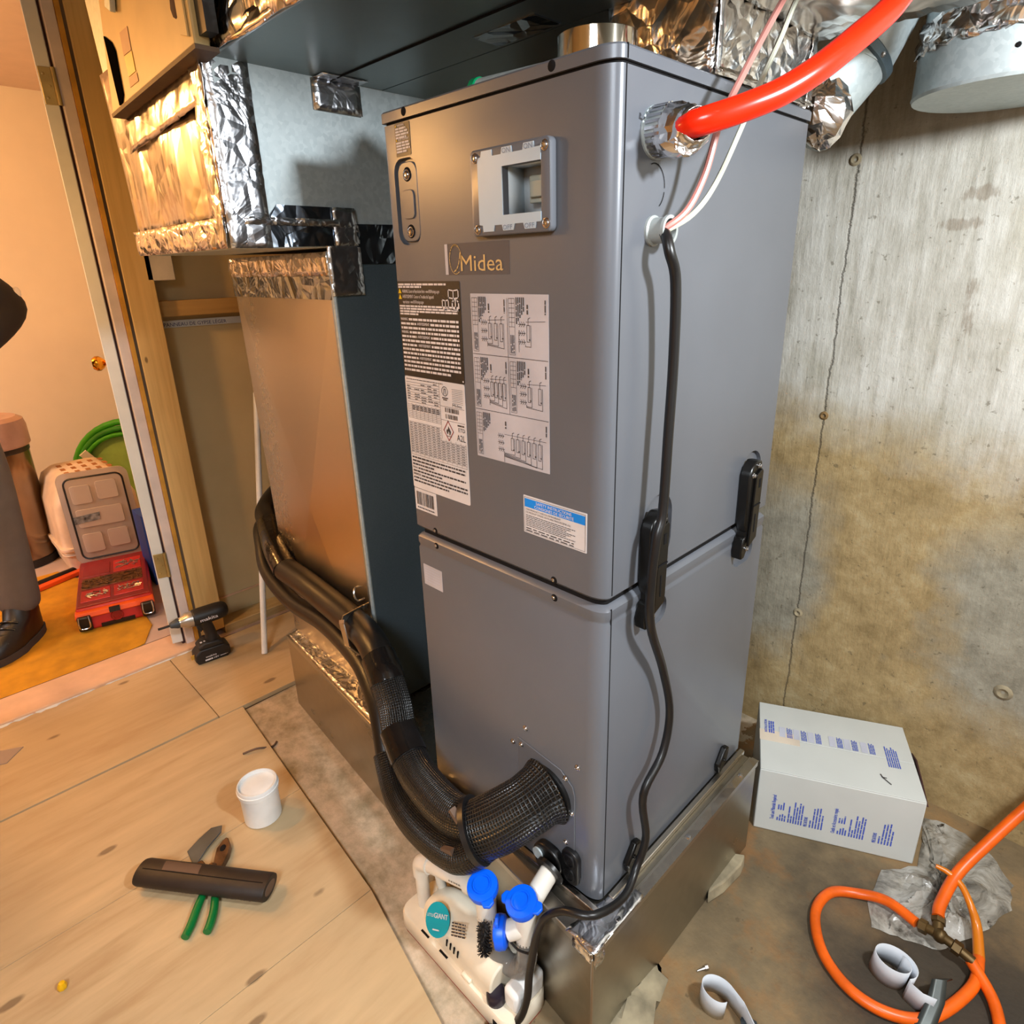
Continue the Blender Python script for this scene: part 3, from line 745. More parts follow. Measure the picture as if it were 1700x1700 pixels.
# ==================================================================== UPPER RETURN BOX
ub = thing('return_box', 'foil taped upper duct box hanging over the tall duct, spangled right side', 'duct', (-1.2, 0.2, 1.324))
yF, xR = -0.16, -0.885
b = B().hexa([(-1.494, yF, 1.325), (xR, yF, 1.323), (xR, 0.72, 1.335), (-1.72, 0.72, 1.335), (-1.60, yF, 2.1), (xR + 0.02, yF, 2.1), (xR, 0.72, 2.1), (-1.72, 0.72, 2.1)])
obj('casing', b, 'galv', ub, bevel=0.003)
def uf(s, z): # front face
    t_ = (z - 1.324) / 0.776
    return Vector((-1.494 - 0.106 * t_, yF, z)).lerp(Vector((xR + 0.02 * t_, yF, z)), s)
def front_foil(a, c):
    rr_ = math.sin(a * 17 + c * 1.5) * 0.007 * (1.1 - c) + math.sin(a * 7 + 2 - c) * 0.006 + max(0, math.sin(a * 26 - c * 3)) * 0.004
    return uf(a, 1.372 + c * 0.40) + Vector((0, -0.012 + rr_ * 0.7, 0))
obj('front_foil', B().grid(front_foil, 60, 14), 'foil_flat', ub, solid=0.001, label='loose draped foil facing')
obj('bottom_tape', cpatch(lambda a, c: tuple(uf(a, 1.324 + c * 0.062) + Vector((0, -0.017, 0))), 36, 5, 0.006, 21, (0, -1, 0)), 'foil', ub, solid=0.001)
obj('upper_tape', cpatch(lambda a, c: tuple(uf(0.22 + a * 0.78, 1.565 + c * 0.075 + 0.035 * a) + Vector((0, -0.0195, 0))), 26, 5, 0.005, 22, (0, -1, 0)), 'foil_flat', ub, solid=0.001)
obj('edge_tape', cpatch(lambda a, c: (xR + 0.006, yF - 0.018 + a * 0.095, 1.324 + c * 0.36), 5, 26, 0.004, 23, (1, 0, 0)), 'foil_tape', ub, solid=0.001)
obj('edge_tape', cpatch(lambda a, c: tuple(uf(0.93 + a * 0.085, 1.324 + c * 0.37) + Vector((0, -0.0225, 0))), 5, 26, 0.005, 24, (0, -1, 0)), 'foil', ub, solid=0.001)
obj('side_tape', B().hexa([(xR + 0.0015, yF + 0.02, 1.325), (xR + 0.004, yF + 0.02, 1.325), (xR + 0.004, 0.13, 1.331), (xR + 0.0015, 0.13, 1.331), (xR + 0.0015, yF + 0.1, 1.415), (xR + 0.004, yF + 0.1, 1.415), (xR + 0.004, 0.13, 1.415), (xR + 0.0015, 0.13, 1.415)]), 'foil_dark', ub)
obj('side_tape', B().hexa([(xR + 0.0015, 0.13, 1.335), (xR + 0.003, 0.13, 1.335), (xR + 0.003, 0.6, 1.340), (xR + 0.0015, 0.6, 1.340), (xR + 0.0015, 0.13, 1.380), (xR + 0.003, 0.13, 1.380), (xR + 0.003, 0.6, 1.385), (xR + 0.0015, 0.6, 1.385)]), 'foil_dark', ub)
obj('side_tape', cpatch(lambda a, c: (xR + 0.005, yF + 0.02 + a * 0.26, 1.372 + 0.016 * math.sin(c * 3.1)), 26, 4, 0.007, 26, (1, 0, 0)), 'foil_tape', ub, solid=0.001)
obj('side_tape', cpatch(lambda a, c: (xR + 0.006, 0.075 + a * 0.06, 1.33 + c * 0.085), 5, 7, 0.005, 28, (1, 0, 0)), 'foil_tape', ub, solid=0.001)
obj('patch_tape', cpatch(lambda a, c: (xR + 0.006, 0.058 + a * 0.125, 1.677 - c * 0.062), 6, 4, 0.003, 27, (1, 0, 0)), 'foil_tape', ub, solid=0.001)
# filter cabinet
fc = thing('filter_cabinet', 'cream filter cabinet with dark grip slot, high on the foil duct box', 'cabinet', (-1.05, -0.19, 1.65))
YC = -0.21
front = [(-1.371, 1.648), (-0.812, 1.675), (-0.812, 2.1), (-1.235, 2.1)]
obj('door', B().prism([(x, YC, z) for x, z in front], (0, 0.03, 0)), 'filter_door', fc, bevel=0.004)
def onc(name, pts, mat, t_=0.002, lab=None, bev=0):
    return obj(name, B().prism([(x, YC - 0.0005, z) for x, z in pts], (0, -t_, 0)), mat, fc, lab, bevel=bev)
onc('grip_slot', [(-1.31, 1.797), (-1.267, 1.776), (-1.252, 1.756), (-1.257, 1.67), (-1.274, 1.657), (-1.296, 1.655)], 'void', 0.003)
onc('sticker', [(-1.203, 1.78), (-1.149, 1.78), (-1.151, 1.737), (-1.205, 1.737)], 'pinkish', 0.001, 'pinkish faded sticker')
onc('sticker', [(-1.203, 1.735), (-1.149, 1.735), (-1.149, 1.697), (-1.199, 1.695)], 'yellow_pl', 0.001, 'yellow sticker')
onc('sticker', [(-1.2, 1.693), (-1.144, 1.693), (-1.142, 1.677), (-1.203, 1.675)], 'pinkish', 0.001)
obj('knockout_hole', B().lathe([(0.022, 0), (0.02, 0.001), (0, 0.001)], (-0.875, YC - 0.0006, 1.751), (0, -1, 0), 9), 'gap_brown', fc)
onc('raised_strip', [(-0.862, 1.70), (-0.828, 1.69), (-0.828, 2.08), (-0.862, 2.08)], 'filter_door', 0.004, None, 0.001)
obj('latch', B().obox((-1.20, YC - 0.008, 1.845), (0.035, 0.012, 0.05), Matrix.Rotation(0.5, 3, 'Y')), 'galv', fc, bevel=0.002)
obj('side_channel', B().box(-0.811, -0.775, -0.20, -0.178, 1.69, 2.1), 'black_pl', fc)
obj('bottom_lip', B().prism([(-1.372, YC - 0.002, 1.641), (-0.808, YC - 0.002, 1.668), (-0.808, YC - 0.002, 1.676), (-1.372, YC - 0.002, 1.649)], (0, 0.045, 0)), 'stud_dark', fc)

# ==================================================================== TRUNK DUCT AND BRANCHES OVERHEAD
tr = thing('trunk_duct', 'wide dark sheet metal trunk duct running overhead above the grey cabinet', 'duct', (-0.2, 0.05, 1.68))
obj('casing', B().box(xR + 0.001, 0.34, -0.155, 0.25, 1.68, 2.1), 'trunk', tr, bevel=0.004)
obj('rear_shade_box', B().box(xR + 0.001, -0.21, 0.25, 0.72, 1.68, 2.1), 'trunk', tr)  # added box that keeps the gap above the cabinet dark
obj('seam_line', B().box(xR + 0.001, 0.338, 0.105, 0.1085, 1.677, 1.68), 'cab_in', tr)
obj('front_foil', cpatch(lambda a, c: (xR + a * 1.22, -0.160, 1.676 + c * 0.40), 40, 12, 0.010, 31, (0, -1, 0)), 'foil', tr, solid=0.001, label='crumpled foil insulation on the front')
obj('lower_edge_tape', cpatch(lambda a, c: (xR + a * 1.22, -0.164 + c * 0.006, 1.6785 + c * 0.03), 50, 3, 0.005, 32, (0, -1, 0)), 'foil_flat', tr, solid=0.001)
obj('patch_tape', cpatch(lambda a, c: (xR + 0.004 + a * 0.05, 0.062 + c * 0.115, 1.6785), 5, 6, 0.0015, 33, (0, 0, -1)), 'foil_tape', tr, solid=0.0008)
obj('patch_tape', B().box(-0.46, -0.30, 0.165, 0.235, 1.6782, 1.6798), 'foil_dark', tr)
sp = thing('supply_plenum', 'crinkled foil wrapped plenum on the rear top of the grey cabinet', 'duct', (-0.1, 0.43, 1.548))
obj('casing', B().box(-0.205, -0.004, 0.255, 0.615, 1.548, 2.2), 'foil_flat', sp)
obj('side_foil', cpatch(lambda a, c: (-0.002, 0.252 + a * 0.362, 1.548 + c * 0.15), 22, 12, 0.008, 41, (1, 0, 0)), 'foil', sp, solid=0.001)
obj('side_foil', cpatch(lambda a, c: (-0.205 + a * 0.205, 0.252, 1.548 + c * 0.2), 14, 12, 0.009, 42, (0, -1, 0)), 'foil', sp, solid=0.001)
obj('edge_tape', cpatch(lambda a, c: (0.003, 0.248 + a * 0.014, 1.55 + c * 0.13), 3, 10, 0.003, 43, (1, 0, 0)), 'foil_tape', sp, solid=0.001)
obj('edge_tape', cpatch(lambda a, c: (0.004, 0.585 + a * 0.032, 1.55 + c * 0.11), 4, 12, 0.006, 44, (1, 0, 0)), 'foil', sp, solid=0.001)
obj('skirt_tape', cpatch(lambda a, c: (-0.002 + c * 0.012, 0.255 + a * 0.36, 1.562 - c * 0.012), 22, 3, 0.003, 45, (1, 0, 1)), 'foil_flat', sp, solid=0.001)
br = thing('branch_duct', 'smooth foil wrapped branch duct passing just right of the plenum', 'duct', (0.4, 0.4, 1.66))
obj('casing', B().box(0.004, 0.36, 0.205, 0.62, 1.662, 1.98), 'foil_flat', br, bevel=0.004)
obj('underside_foil', cpatch(lambda a, c: (0.004 + a * 0.355, 0.206 + c * 0.416, 1.661), 34, 12, 0.004, 47, (0, 0, -1)), 'foil_flat', br, solid=0.001)

# round elbow pipe behind the cabinet
el = thing('elbow_pipe', 'galvanized adjustable elbow pipe rising behind the cabinet to the branch duct', 'pipe', (-0.03, 0.85, 1.55))
p1 = Vector((-0.105, 0.80, 1.555)); p2 = Vector((-0.015, 0.86, 1.69)); p3 = Vector((0.03, 0.88, 1.80)); p4 = Vector((0.03, 0.88, 2.1))
obj('lower_gore', B().cyl(p1, p2, 0.085, 28), 'galv', el)
obj('upper_gore', B().cyl(p2 - (p3 - p2) * 0.15, p3, 0.086, 28), 'galv', el)
obj('riser', B().cyl(p3 - (p4 - p3) * 0.05, p4, 0.085, 28), 'galv', el)
obj('joint_ring', B().lathe([(0.086, -0.012), (0.092, -0.008), (0.092, 0.008), (0.086, 0.012)], p2, p2 - p1, 28), 'galv_dark', el)
obj('joint_ring', B().lathe([(0.088, -0.008), (0.092, -0.005), (0.092, 0.005), (0.088, 0.008)], p1 + (p2 - p1) * 0.08, p2 - p1, 28), 'galv', el)
for k in (-0.6, 0.6):
    d = (p2 - p1).normalized(); s_ = Vector((0.6, -0.75, 0.2)).normalized()
    s_ = (s_ - d * s_.dot(d)).normalized()
    s2 = Quaternion(d, k) @ s_
    obj('rivet', B().lathe([(0.006, 0), (0.004, 0.003), (0, 0.004)], p2 + s2 * 0.092, s2, 8), 'chrome', el)
b = crumple((-0.0, 0.715, 1.548), None, 0.058, 51, 8, 0.16)
b.v = [(v[0] * 0.8, 0.7 + (v[1] - 0.715) * 0.9, v[2]) for v in b.v]
obj('foil_collar', b, 'foil', el, ang=20, label='crumpled foil taping at the pipe base')

# capped round duct on the right
rd = thing('round_duct', 'large round galvanized duct with flat end cap, top right by concrete wall', 'duct', (0.26, 0.965, 1.585))
cx, cy = 0.26, 0.965; R = 0.168
obj('drum', B().lathe([(R, 0.0), (R, 0.5)], (cx, cy, 1.66), (0, 0, 1), 48), 'galv', rd)
obj('end_cap', B().lathe([(R - 0.004, 0.0), (R + 0.003, 0.0), (R + 0.006, 0.006), (R + 0.004, 0.012), (R + 0.004, 0.085), (R, 0.088)], (cx, cy, 1.578), (0, 0, 1), 48), 'galv', rd)
obj('cap_disc', B().lathe([(R - 0.003, 0), (R - 0.003, 0.004)], (cx, cy, 1.58), (0, 0, 1), 48), mk_metal('dirty_cap', srgb(140, 132, 116), srgb(176, 168, 150), 0.5, 0.1, 40, metal=0.4, dirt=srgb(84, 74, 60)), rd)
def band(a, c):
    th = math.radians(150 + a * 240); rr_ = R + 0.006 + 0.004 * math.sin(a * 60 + c * 8)
    return Vector((cx + rr_ * math.cos(th), cy + rr_ * math.sin(th), 1.655 + c * 0.055))
rr = random.Random(61)
obj('tape_band', B().grid(lambda a, c: band(a, c) * 1.0 + Vector((rr.uniform(-.004, .004), rr.uniform(-.004, .004), rr.uniform(-.005, .005))), 60, 6), 'foil', rd, solid=0.001, label='crinkled foil tape band')
obj('hanger_strap', B().box(cx - 0.015, cx + 0.008, cy - R - 0.004, cy - R - 0.001, 1.7, 1.95), 'galv', rd)
for k in range(4):
    obj('strap_hole', B().lathe([(0.005, 0), (0, 0.0005)], (cx - 0.0035, cy - R - 0.0042, 1.72 + k * 0.022), (0, -1, 0), 8), 'cab_in', rd)
obj('rivet', B().lathe([(0.005, 0), (0.004, 0.003), (0, 0.004)], (cx + 0.03, cy - R - 0.001, 1.625), (0, -1, 0), 8), 'cab_in', rd)

# small things lying on top of the cabinet
rl = thing('foil_tape_roll', 'shiny roll of metal foil tape lying on top of the grey cabinet', 'tape', (-0.128, 0.122, 1.5475))
obj('tape_winding', B().lathe([(0.032, 0), (0.062, 0), (0.062, 0.052), (0.032, 0.052)], (-0.128, 0.122, 1.5475), (0, 0, 1), 40), 'roll', rl, bevel=0.001)
obj('core', B().lathe([(0.026, 0), (0.0319, 0), (0.0319, 0.052), (0.026, 0.052)], (-0.128, 0.122, 1.5475), (0, 0, 1), 32), 'carton_in', rl)
gt = thing('sealant_tube', 'grey sealant tube with green end lying on the cabinet top', 'tube', (-0.38, 0.16, 1.5475))
obj('barrel', B().cyl((-0.42, 0.15, 1.576), (-0.27, 0.17, 1.576), 0.0285, 20), 'galv', gt)
obj('end_cap', B().lathe([(0.0288, 0), (0.0305, 0.002), (0.0305, 0.014), (0.0288, 0.016)], (-0.436, 0.148, 1.5765), (1, 0.13, 0), 20), 'green_pl', gt)
obj('foil_scrap', cpatch(lambda a, c: (-0.33 + a * 0.13, 0.085 + c * 0.03, 1.549 + 0.03 * a * c), 8, 4, 0.006, 71, (0, 0, 1)), 'foil_tape', label='scrap of white foil tape on the cabinet top near the roll', cat='tape', solid=0.001)

# ==================================================================== AIR HANDLER CABINET
WX, DY = -0.535, 0.633
def planr(ins=0.0):
    return rrect(WX + ins, 0 - ins, 0 + ins, DY - ins, 0, 7, [(0.036 - ins * .5, 0.02 - ins * .3), (0.008, 0.008), (0.006, 0.006), (0.006, 0.006)])
def stack(levels):
    return B().loft([[(x, y, z) for x, y in planr(i)] for z, i in levels])
ah = thing('air_handler', 'tall dark grey two-section air handler cabinet with labels, centre of the room', 'air handler', (-0.27, 0.3, 0.006))
lower = obj('lower_cabinet', stack([(0.007, 0.0), (0.668, 0.0), (0.672, 0.002), (0.676, 0.002), (0.682, 0.0), (0.696, 0.0), (0.703, 0.006), (0.706, 0.014)]), 'cab', ah)
upper = obj('upper_cabinet', stack([(0.714, 0.012), (0.717, 0.006), (0.724, 0.0), (1.523, 0.0), (1.524, 0.004)]), 'cab', ah)
obj('joint_gasket', stack([(0.700, 0.011), (0.722, 0.011)]), 'cab_in', ah)
obj('cap_gasket', stack([(1.522, 0.003), (1.531, 0.003)]), 'cab_in', ah)
cap = obj('top_cap', stack([(1.5275, -0.003), (1.543, -0.003), (1.546, -0.0005)]), 'cab', ah)
# panel seams on the side
obj('panel_seam', B().box(-0.0006, 0.0007, 0.0212, 0.0232, 0.008, 0.700), 'cab_in', ah)
obj('panel_seam', B().box(-0.0006, 0.0007, 0.0212, 0.0232, 0.727, 1.523), 'cab_in', ah)
obj('panel_seam', B().box(0.0015, 0.0037, 0.019, 0.0215, 1.528, 1.5455), 'cab_in', ah)
for (x, z) in ((-0.465, 1.5375), (-0.111, 1.5375)):
    b = B().lathe([(0.0075, 0), (0.0065, 0.0006), (0, 0.0006)], (x, -0.003, z), (0, -1, 0), 14)
    obj('cap_hole', b, 'cab_in', ah)
for (x, z, y) in ((-0.465, 0.722, 0.0), (-0.465, 0.69, 0.0), (-0.115, 0.722, 0.0), (-0.114, 0.69, 0.0)):
    b = B().lathe([(0.0075, 0), (0.0065, 0.0008), (0, 0.0008)], (x, y, z + 0.004 if z > .7 else z), (0, -1, 0), 14)
    obj('joint_hole', b, 'cab_in', ah)
    obj('joint_screw', screw_b((x - 0.002, y - 0.0006, z + 0.004 if z > .7 else z), (0, -1, 0), 0.003, 0.002), 'chrome', ah)

# grip recess top left
def rprism(x0, x1, z0, z1, r, y0, y1, n=5):
    return B().prism([(x, y0, z) for x, z in rrect(x0, x1, z0, z1, r, n)], (0, y1 - y0, 0))
cut(upper, rprism(-0.512, -0.442, 1.316, 1.465, 0.024, -0.01, 0.009))
# display opening
cut(upper, rprism(-0.222, -0.118, 1.340, 1.432, 0.004, -0.01, 0.07))
# latch pockets on the right side (capsules)
def cap_yz(y0, y1, z0, z1, r, depth, x=0.0):
    return B().prism([(x - depth, y, z) for y, z in rrect(y0, y1, z0, z1, r, 6)], (depth + 0.02, 0, 0))
for (y0, y1) in ((0.11, 0.205), (0.482, 0.577)):
    cut(upper, cap_yz(y0, y1, 0.735, 0.878, 0.045, 0.009))
    cut(lower, cap_yz(y0, y1, 0.605, 0.664, 0.028, 0.009))
gr = obj('grip_plate', B().prism([(x, 0.0088, z) for x, z in rrect(-0.506, -0.448, 1.322, 1.459, 0.02)], (0, -0.005, 0)), 'cab', ah, bevel=0.0015)
obj('grip_boss', B().prism([(x, 0.0038, z) for x, z in rrect(-0.494, -0.459, 1.362, 1.412, 0.01)], (0, -0.0028, 0)), 'cab', gr, bevel=0.001)
for z in (1.438, 1.340):
    obj('screw_well', B().lathe([(0.0125, 0), (0.0105, 0.0008), (0, 0.0008)], (-0.477, 0.0038, z), (0, -1, 0), 14), 'cab_in', gr)
    obj('screw', screw_b((-0.476, 0.003, z - 0.001), (0, -1, 0), 0.0075, 0.006), 'chrome', gr)

# display cover
dc = obj('display_cover', B().prism([(x, -0.014, z) for x, z in rrect(-0.281, -0.104, 1.321, 1.450, 0.009)], (0, 0.0137, 0)), 'cab', ah, bevel=0.0015)
cut(dc, rprism(-0.206, -0.124, 1.350, 1.420, 0.002, -0.03, 0.02))
outl = [(-0.262, 1.338), (-0.254, 1.337), (-0.253, 1.327), (-0.228, 1.327), (-0.226, 1.336), (-0.209, 1.336), (-0.206, 1.327), (-0.183, 1.327), (-0.180, 1.336), (-0.161, 1.336), (-0.158, 1.327), (-0.135, 1.327), (-0.133, 1.336), (-0.123, 1.336),
        (-0.123, 1.438), (-0.136, 1.438), (-0.137, 1.446), (-0.158, 1.446), (-0.160, 1.437), (-0.182, 1.437), (-0.184, 1.446), (-0.205, 1.446), (-0.207, 1.437), (-0.227, 1.437), (-0.228, 1.446), (-0.252, 1.446), (-0.254, 1.438), (-0.262, 1.436)]
wp = obj('window_plate', B().prism([(x, -0.0152, z) for x, z in outl], (0, 0.0012, 0)), 'trans_pl', dc, label='milky translucent plastic window plate')
cut(wp, rprism(-0.206, -0.1225, 1.350, 1.420, 0.001, -0.03, 0.02))
b = B()
for s_, x in (('ON', -0.204), ('ON', -0.157)): text(b, s_, (x, -0.0152, 1.4375), (1, 0, 0), (0, 0, 1), 0.018, 0.0075)
for s_, x in (('OFF', -0.206), ('OFF', -0.158)): text(b, s_, (x, -0.0152, 1.3285), (1, 0, 0), (0, 0, 1), 0.021, 0.007)
obj('embossed_letters', b, 'emboss', dc)
# bay behind the opening
bay = B()
x0, x1, z0, z1, ya, yb = -0.207, -0.119, 1.349, 1.421, -0.0138, 0.036
for q in (((x0, ya, z0), (x0, yb, z0), (x0, yb, z1), (x0, ya, z1)), ((x0, ya, z0), (x1, ya, z0), (x1, yb, z0), (x0, yb, z0)),
          ((x0, ya, z1), (x0, yb, z1), (x1, yb, z1), (x1, ya, z1)), ((x0, yb, z0), (x1, yb, z0), (x1, yb, z1), (x0, yb, z1)), ((x1, ya, z0), (x1, yb, z0), (x1, yb, z1), (x1, ya, z1))):
    bay.quad(*q)
obj('bay_liner', bay, 'lin_white', dc, solid=0.0006, ang=10)
br1 = B().box(-0.178, -0.1205, 0.018, 0.0355, 1.366, 1.406).box(-0.172, -0.1205, 0.012, 0.018, 1.374, 1.398)
obj('breaker_block', br1, 'lin_grey', dc, bevel=0.0015)
for (x, z) in ((-0.268, 1.438), (-0.115, 1.438), (-0.113, 1.333), (-0.267, 1.331)):
    obj('cover_screw', screw_b((x, -0.014, z), (0, -1, 0), 0.0062, 0.005), 'chrome', dc)

# ---- labels on the front
FN = (0, -1, 0); FX = (1, 0, 0); FU = (0, 0, 1)
def label(name, x0, x1, z0, z1, mat, lab=None, r=0.002):
    return obj(name, B().prism([(x, -0.0001, z) for x, z in rrect(x0, x1, z0, z1, r, 3)], (0, -0.0006, 0)), mat, ah, lab)
LY = -0.0007
l1 = label('warning_label', -0.499, -0.454, 1.468, 1.522, 'black_lab', 'small black warning label above the grip')
b = B(); rn = random.Random(1)
text(b, 'WARNING', (-0.491, LY, 1.5165), FX, FU, 0.022, 0.0038, bold=1)
text(b, 'AVERTISSEMENT', (-0.490, LY, 1.4935), FX, FU, 0.033, 0.0036, bold=1)
for k, w in enumerate((0.031, 0.036, 0.039, 0.032)): greek(b, (-0.496, LY, 1.5115 - k * 0.0048), FX, FU, w, 0.0032, rn, wmin=0.008, wmax=0.018, gap=0.0014)
for k, w in enumerate((0.038, 0.040, 0.041, 0.03)): greek(b, (-0.496, LY, 1.4885 - k * 0.0048), FX, FU, w, 0.0032, rn, wmin=0.008, wmax=0.018, gap=0.0014)
obj('print', b, 'ink_white', l1)
b = B()
for z in (1.5165, 1.4935): b.add([(-0.4965, LY - 0.0008, z), (-0.4925, LY - 0.0008, z), (-0.4945, LY - 0.0008, z + 0.004)], [(0, 1, 2)])
obj('warning_triangle', b, 'ink_yel', l1)

# logo film
lf = label('logo_film', -0.376, -0.208, 1.2605, 1.3135, 'clear_film', 'clear adhesive film with gold lettering', 0.001)
b = B()
ring = [(-0.345 + 0.0165 * math.cos(a), LY, 1.2865 + 0.0245 * math.sin(a)) for a in [math.radians(-60 - k * 14) for k in range(23)]]
for i in range(len(ring) - 1):
    stroke(b, ring[i:i + 2], 0.0026 if 9 < i < 17 else 0.0016, FN)
sw = [(-0.349, LY, 1.2665), (-0.343, LY, 1.270), (-0.338, LY, 1.277), (-0.3345, LY, 1.286), (-0.332, LY, 1.297)]
stroke(b, sw, 0.0022, FN)
text(b, 'Midea', (-0.331, LY, 1.2668), FX, FU, 0.108, 0.0268)
obj('logo', b, 'gold', lf)
b = B().quad((-0.375, LY - 0.0002, 1.261), (-0.367, LY - 0.0002, 1.261), (-0.367, LY - 0.0002, 1.313), (-0.375, LY - 0.0002, 1.313))
obj('film_fold', b, 'grey_lab', lf)

# black cancer / leak warning label
l2 = label('safety_label', -0.531, -0.338, 1.063, 1.250, 'black_lab', 'large black label with white warning text', 0.003)
b = B(); rn = random.Random(2)
greek(b, (-0.527, LY, 1.2425), FX, FU, 0.15, 0.0035, rn, gap=0.0018); greek(b, (-0.527, LY, 1.2378), FX, FU, 0.075, 0.0035, rn, gap=0.0018)
text(b, 'WARNING: Cancer and Reproductive Harm - www.P65Warnings.ca.gov', (-0.515, LY, 1.2285), FX, FU, 0.118, 0.0062)
text(b, "AVERTISSEMENT: Cancer et Troubles de l'appareil", (-0.515, LY, 1.2185), FX, FU, 0.1, 0.0062)
text(b, 'reproducteur - www.P65Warnings.ca.gov', (-0.515, LY, 1.2085), FX, FU, 0.068, 0.0062)
for k, w in enumerate((0.182, 0.182, 0.18, 0.06)): greek(b, (-0.527, LY, 1.2015 - k * 0.0050), FX, FU, w, 0.0034, rn, gap=0.0016)
z = 1.1755
for k in range(13):
    w = 0.181 if k < 12 else 0.15
    x = -0.527
    if k in (0, 3): text(b, 'WARNING:', (x, LY, z), FX, FU, 0.024, 0.0052, bold=1); x += 0.027
    if k in (1, 4, 6, 9):
        greek(b, (x, LY, z), FX, FU, 0.05, 0.0042, rn, wmin=0.005, wmax=0.016, gap=0.002); x += 0.053
        text(b, 'AVERTISSEMENT:', (x, LY, z), FX, FU, 0.04, 0.0052, bold=1); x += 0.043
    greek(b, (x, LY, z), FX, FU, -0.527 + w - x, 0.0044, rn, wmin=0.004, wmax=0.017, gap=0.002)
    z -= 0.0084
# book icons
def book(cx_, cz_, w, h):
    stroke(b, [(cx_ - w, LY, cz_ + h), (cx_, LY, cz_ + h * .75), (cx_ + w, LY, cz_ + h), (cx_ + w, LY, cz_ - h), (cx_, LY, cz_ - h * 1.25), (cx_ - w, LY, cz_ - h)], 0.0022, FN, closed=True)
    stroke(b, [(cx_, LY, cz_ + h * .75), (cx_, LY, cz_ - h * 1.25)], 0.002, FN)
book(-0.357, 1.228, 0.014, 0.007); book(-0.381, 1.209, 0.009, 0.008)
stroke(b, [(-0.361, LY, 1.200), (-0.361, LY, 1.213), (-0.356, LY, 1.217), (-0.348, LY, 1.217), (-0.343, LY, 1.213), (-0.343, LY, 1.200)], 0.003, FN, closed=True)
stroke(b, [(-0.352, LY, 1.202), (-0.352, LY, 1.215)], 0.0025, FN)
b.lathe([(0.0018, 0), (0, 0.0003)], (-0.342, LY - 0.0005, 1.068), (0, -1, 0), 10)
obj('print', b, 'ink_white', l2)
b = B()
for z in (1.2275, 1.2165): b.add([(-0.528, LY - 0.0008, z), (-0.5175, LY - 0.0008, z), (-0.5228, LY - 0.0008, z + 0.0098)], [(0, 1, 2)])
obj('warning_triangle', b, 'ink_yel', l2)

# white rating plate
l3 = label('rating_label', -0.531, -0.340, 0.816, 1.0625, 'white_lab', 'white rating label with tables and flame diamond', 0.004)
b = B(); rn = random.Random(4); T = 0.0006
def hl(x0, x1, z): stroke(b, [(x0, LY, z), (x1, LY, z)], T, FN)
def vl(x, z0, z1): stroke(b, [(x, LY, z0), (x, LY, z1)], T, FN)
greek(b, (-0.525, LY, 1.0565), FX, FU, 0.12, 0.0014, rn, wmin=.004, wmax=.012, gap=.0015)
for k in range(9):
    z = 1.052 - k * 0.0052
    hl(-0.526, -0.418, z - 0.0012)
    for x in (-0.525, -0.500, -0.478, -0.455, -0.436):
        if rn.random() < 0.75: greek(b, (x, LY, z), FX, FU, rn.uniform(0.008, 0.017), 0.0018, rn, wmin=.003, wmax=.009, gap=.001)
for k in range(8): vl(-0.526 + k * 0.0135, 0.975, 1.006)
for k in range(9):
    z = 1.0035 - k * 0.0036
    hl(-0.526, -0.418, z)
    for q in range(8):
        if k < 3 and q > 0: greek(b, (-0.5245 + q * 0.0135, LY, z - 0.003), FX, FU, 0.009, 0.0018, rn, wmin=.003, wmax=.009, gap=.001)
vl(-0.417, 0.945, 1.055); hl(-0.417, -0.343, 1.013); hl(-0.417, -0.343, 0.985)
for k in range(9): hl(-0.378, -0.346, 1.050 - k * 0.0034)
for (cz, n_) in ((1.002, 26), (0.989, 22)):
    for q in range(n_):
        if rn.random() < 0.75:
            x = -0.402 + q * 0.0017; w_ = rn.choice((0.0007, 0.0012))
            b.quad((x, LY - 0.0008, cz), (x + w_, LY - 0.0008, cz), (x + w_, LY - 0.0008, cz + 0.009), (x, LY - 0.0008, cz + 0.009))
ring = [(-0.400 + 0.009 * math.cos(a), LY, 1.0435 + 0.009 * math.sin(a)) for a in [math.radians(k * 20) for k in range(18)]]
stroke(b, ring, 0.0012, FN, closed=True); stroke(b, [(-0.403, LY, 1.038), (-0.402, LY, 1.048), (-0.398, LY, 1.048), (-0.397, LY, 1.038)], 0.0016, FN)
greek(b, (-0.409, LY, 1.029), FX, FU, 0.018, 0.0022, rn, gap=.001); greek(b, (-0.406, LY, 1.0255), FX, FU, 0.012, 0.0022, rn, gap=.001)
text(b, 'Midea', (-0.378, LY, 1.0155), FX, FU, 0.028, 0.006)
text(b, 'A2L', (-0.370, LY, 0.948), FX, FU, 0.026, 0.013)
text(b, 'ETD', (-0.364, LY, 0.967), FX, FU, 0.02, 0.008)
greek(b, (-0.366, LY, 0.978), FX, FU, 0.02, 0.003, rn, gap=.001)
for k in range(15):
    z = 0.966 - k * 0.0052 if k else 0.966
    hl(-0.527, -0.343 if z < 0.944 else -0.42, z)
for q in range(13):
    x = -0.527 + q * 0.0153; vl(x, 0.893, 0.966 if x < -0.42 else 0.944)
    for k in range(13):
        z = 0.9625 - k * 0.0052
        if (x < -0.43 or z < 0.94) and x < -0.35: greek(b, (x + 0.002, LY, z), FX, FU, 0.009, 0.0018, rn, wmin=.003, wmax=.007, gap=.001)
z = 0.885
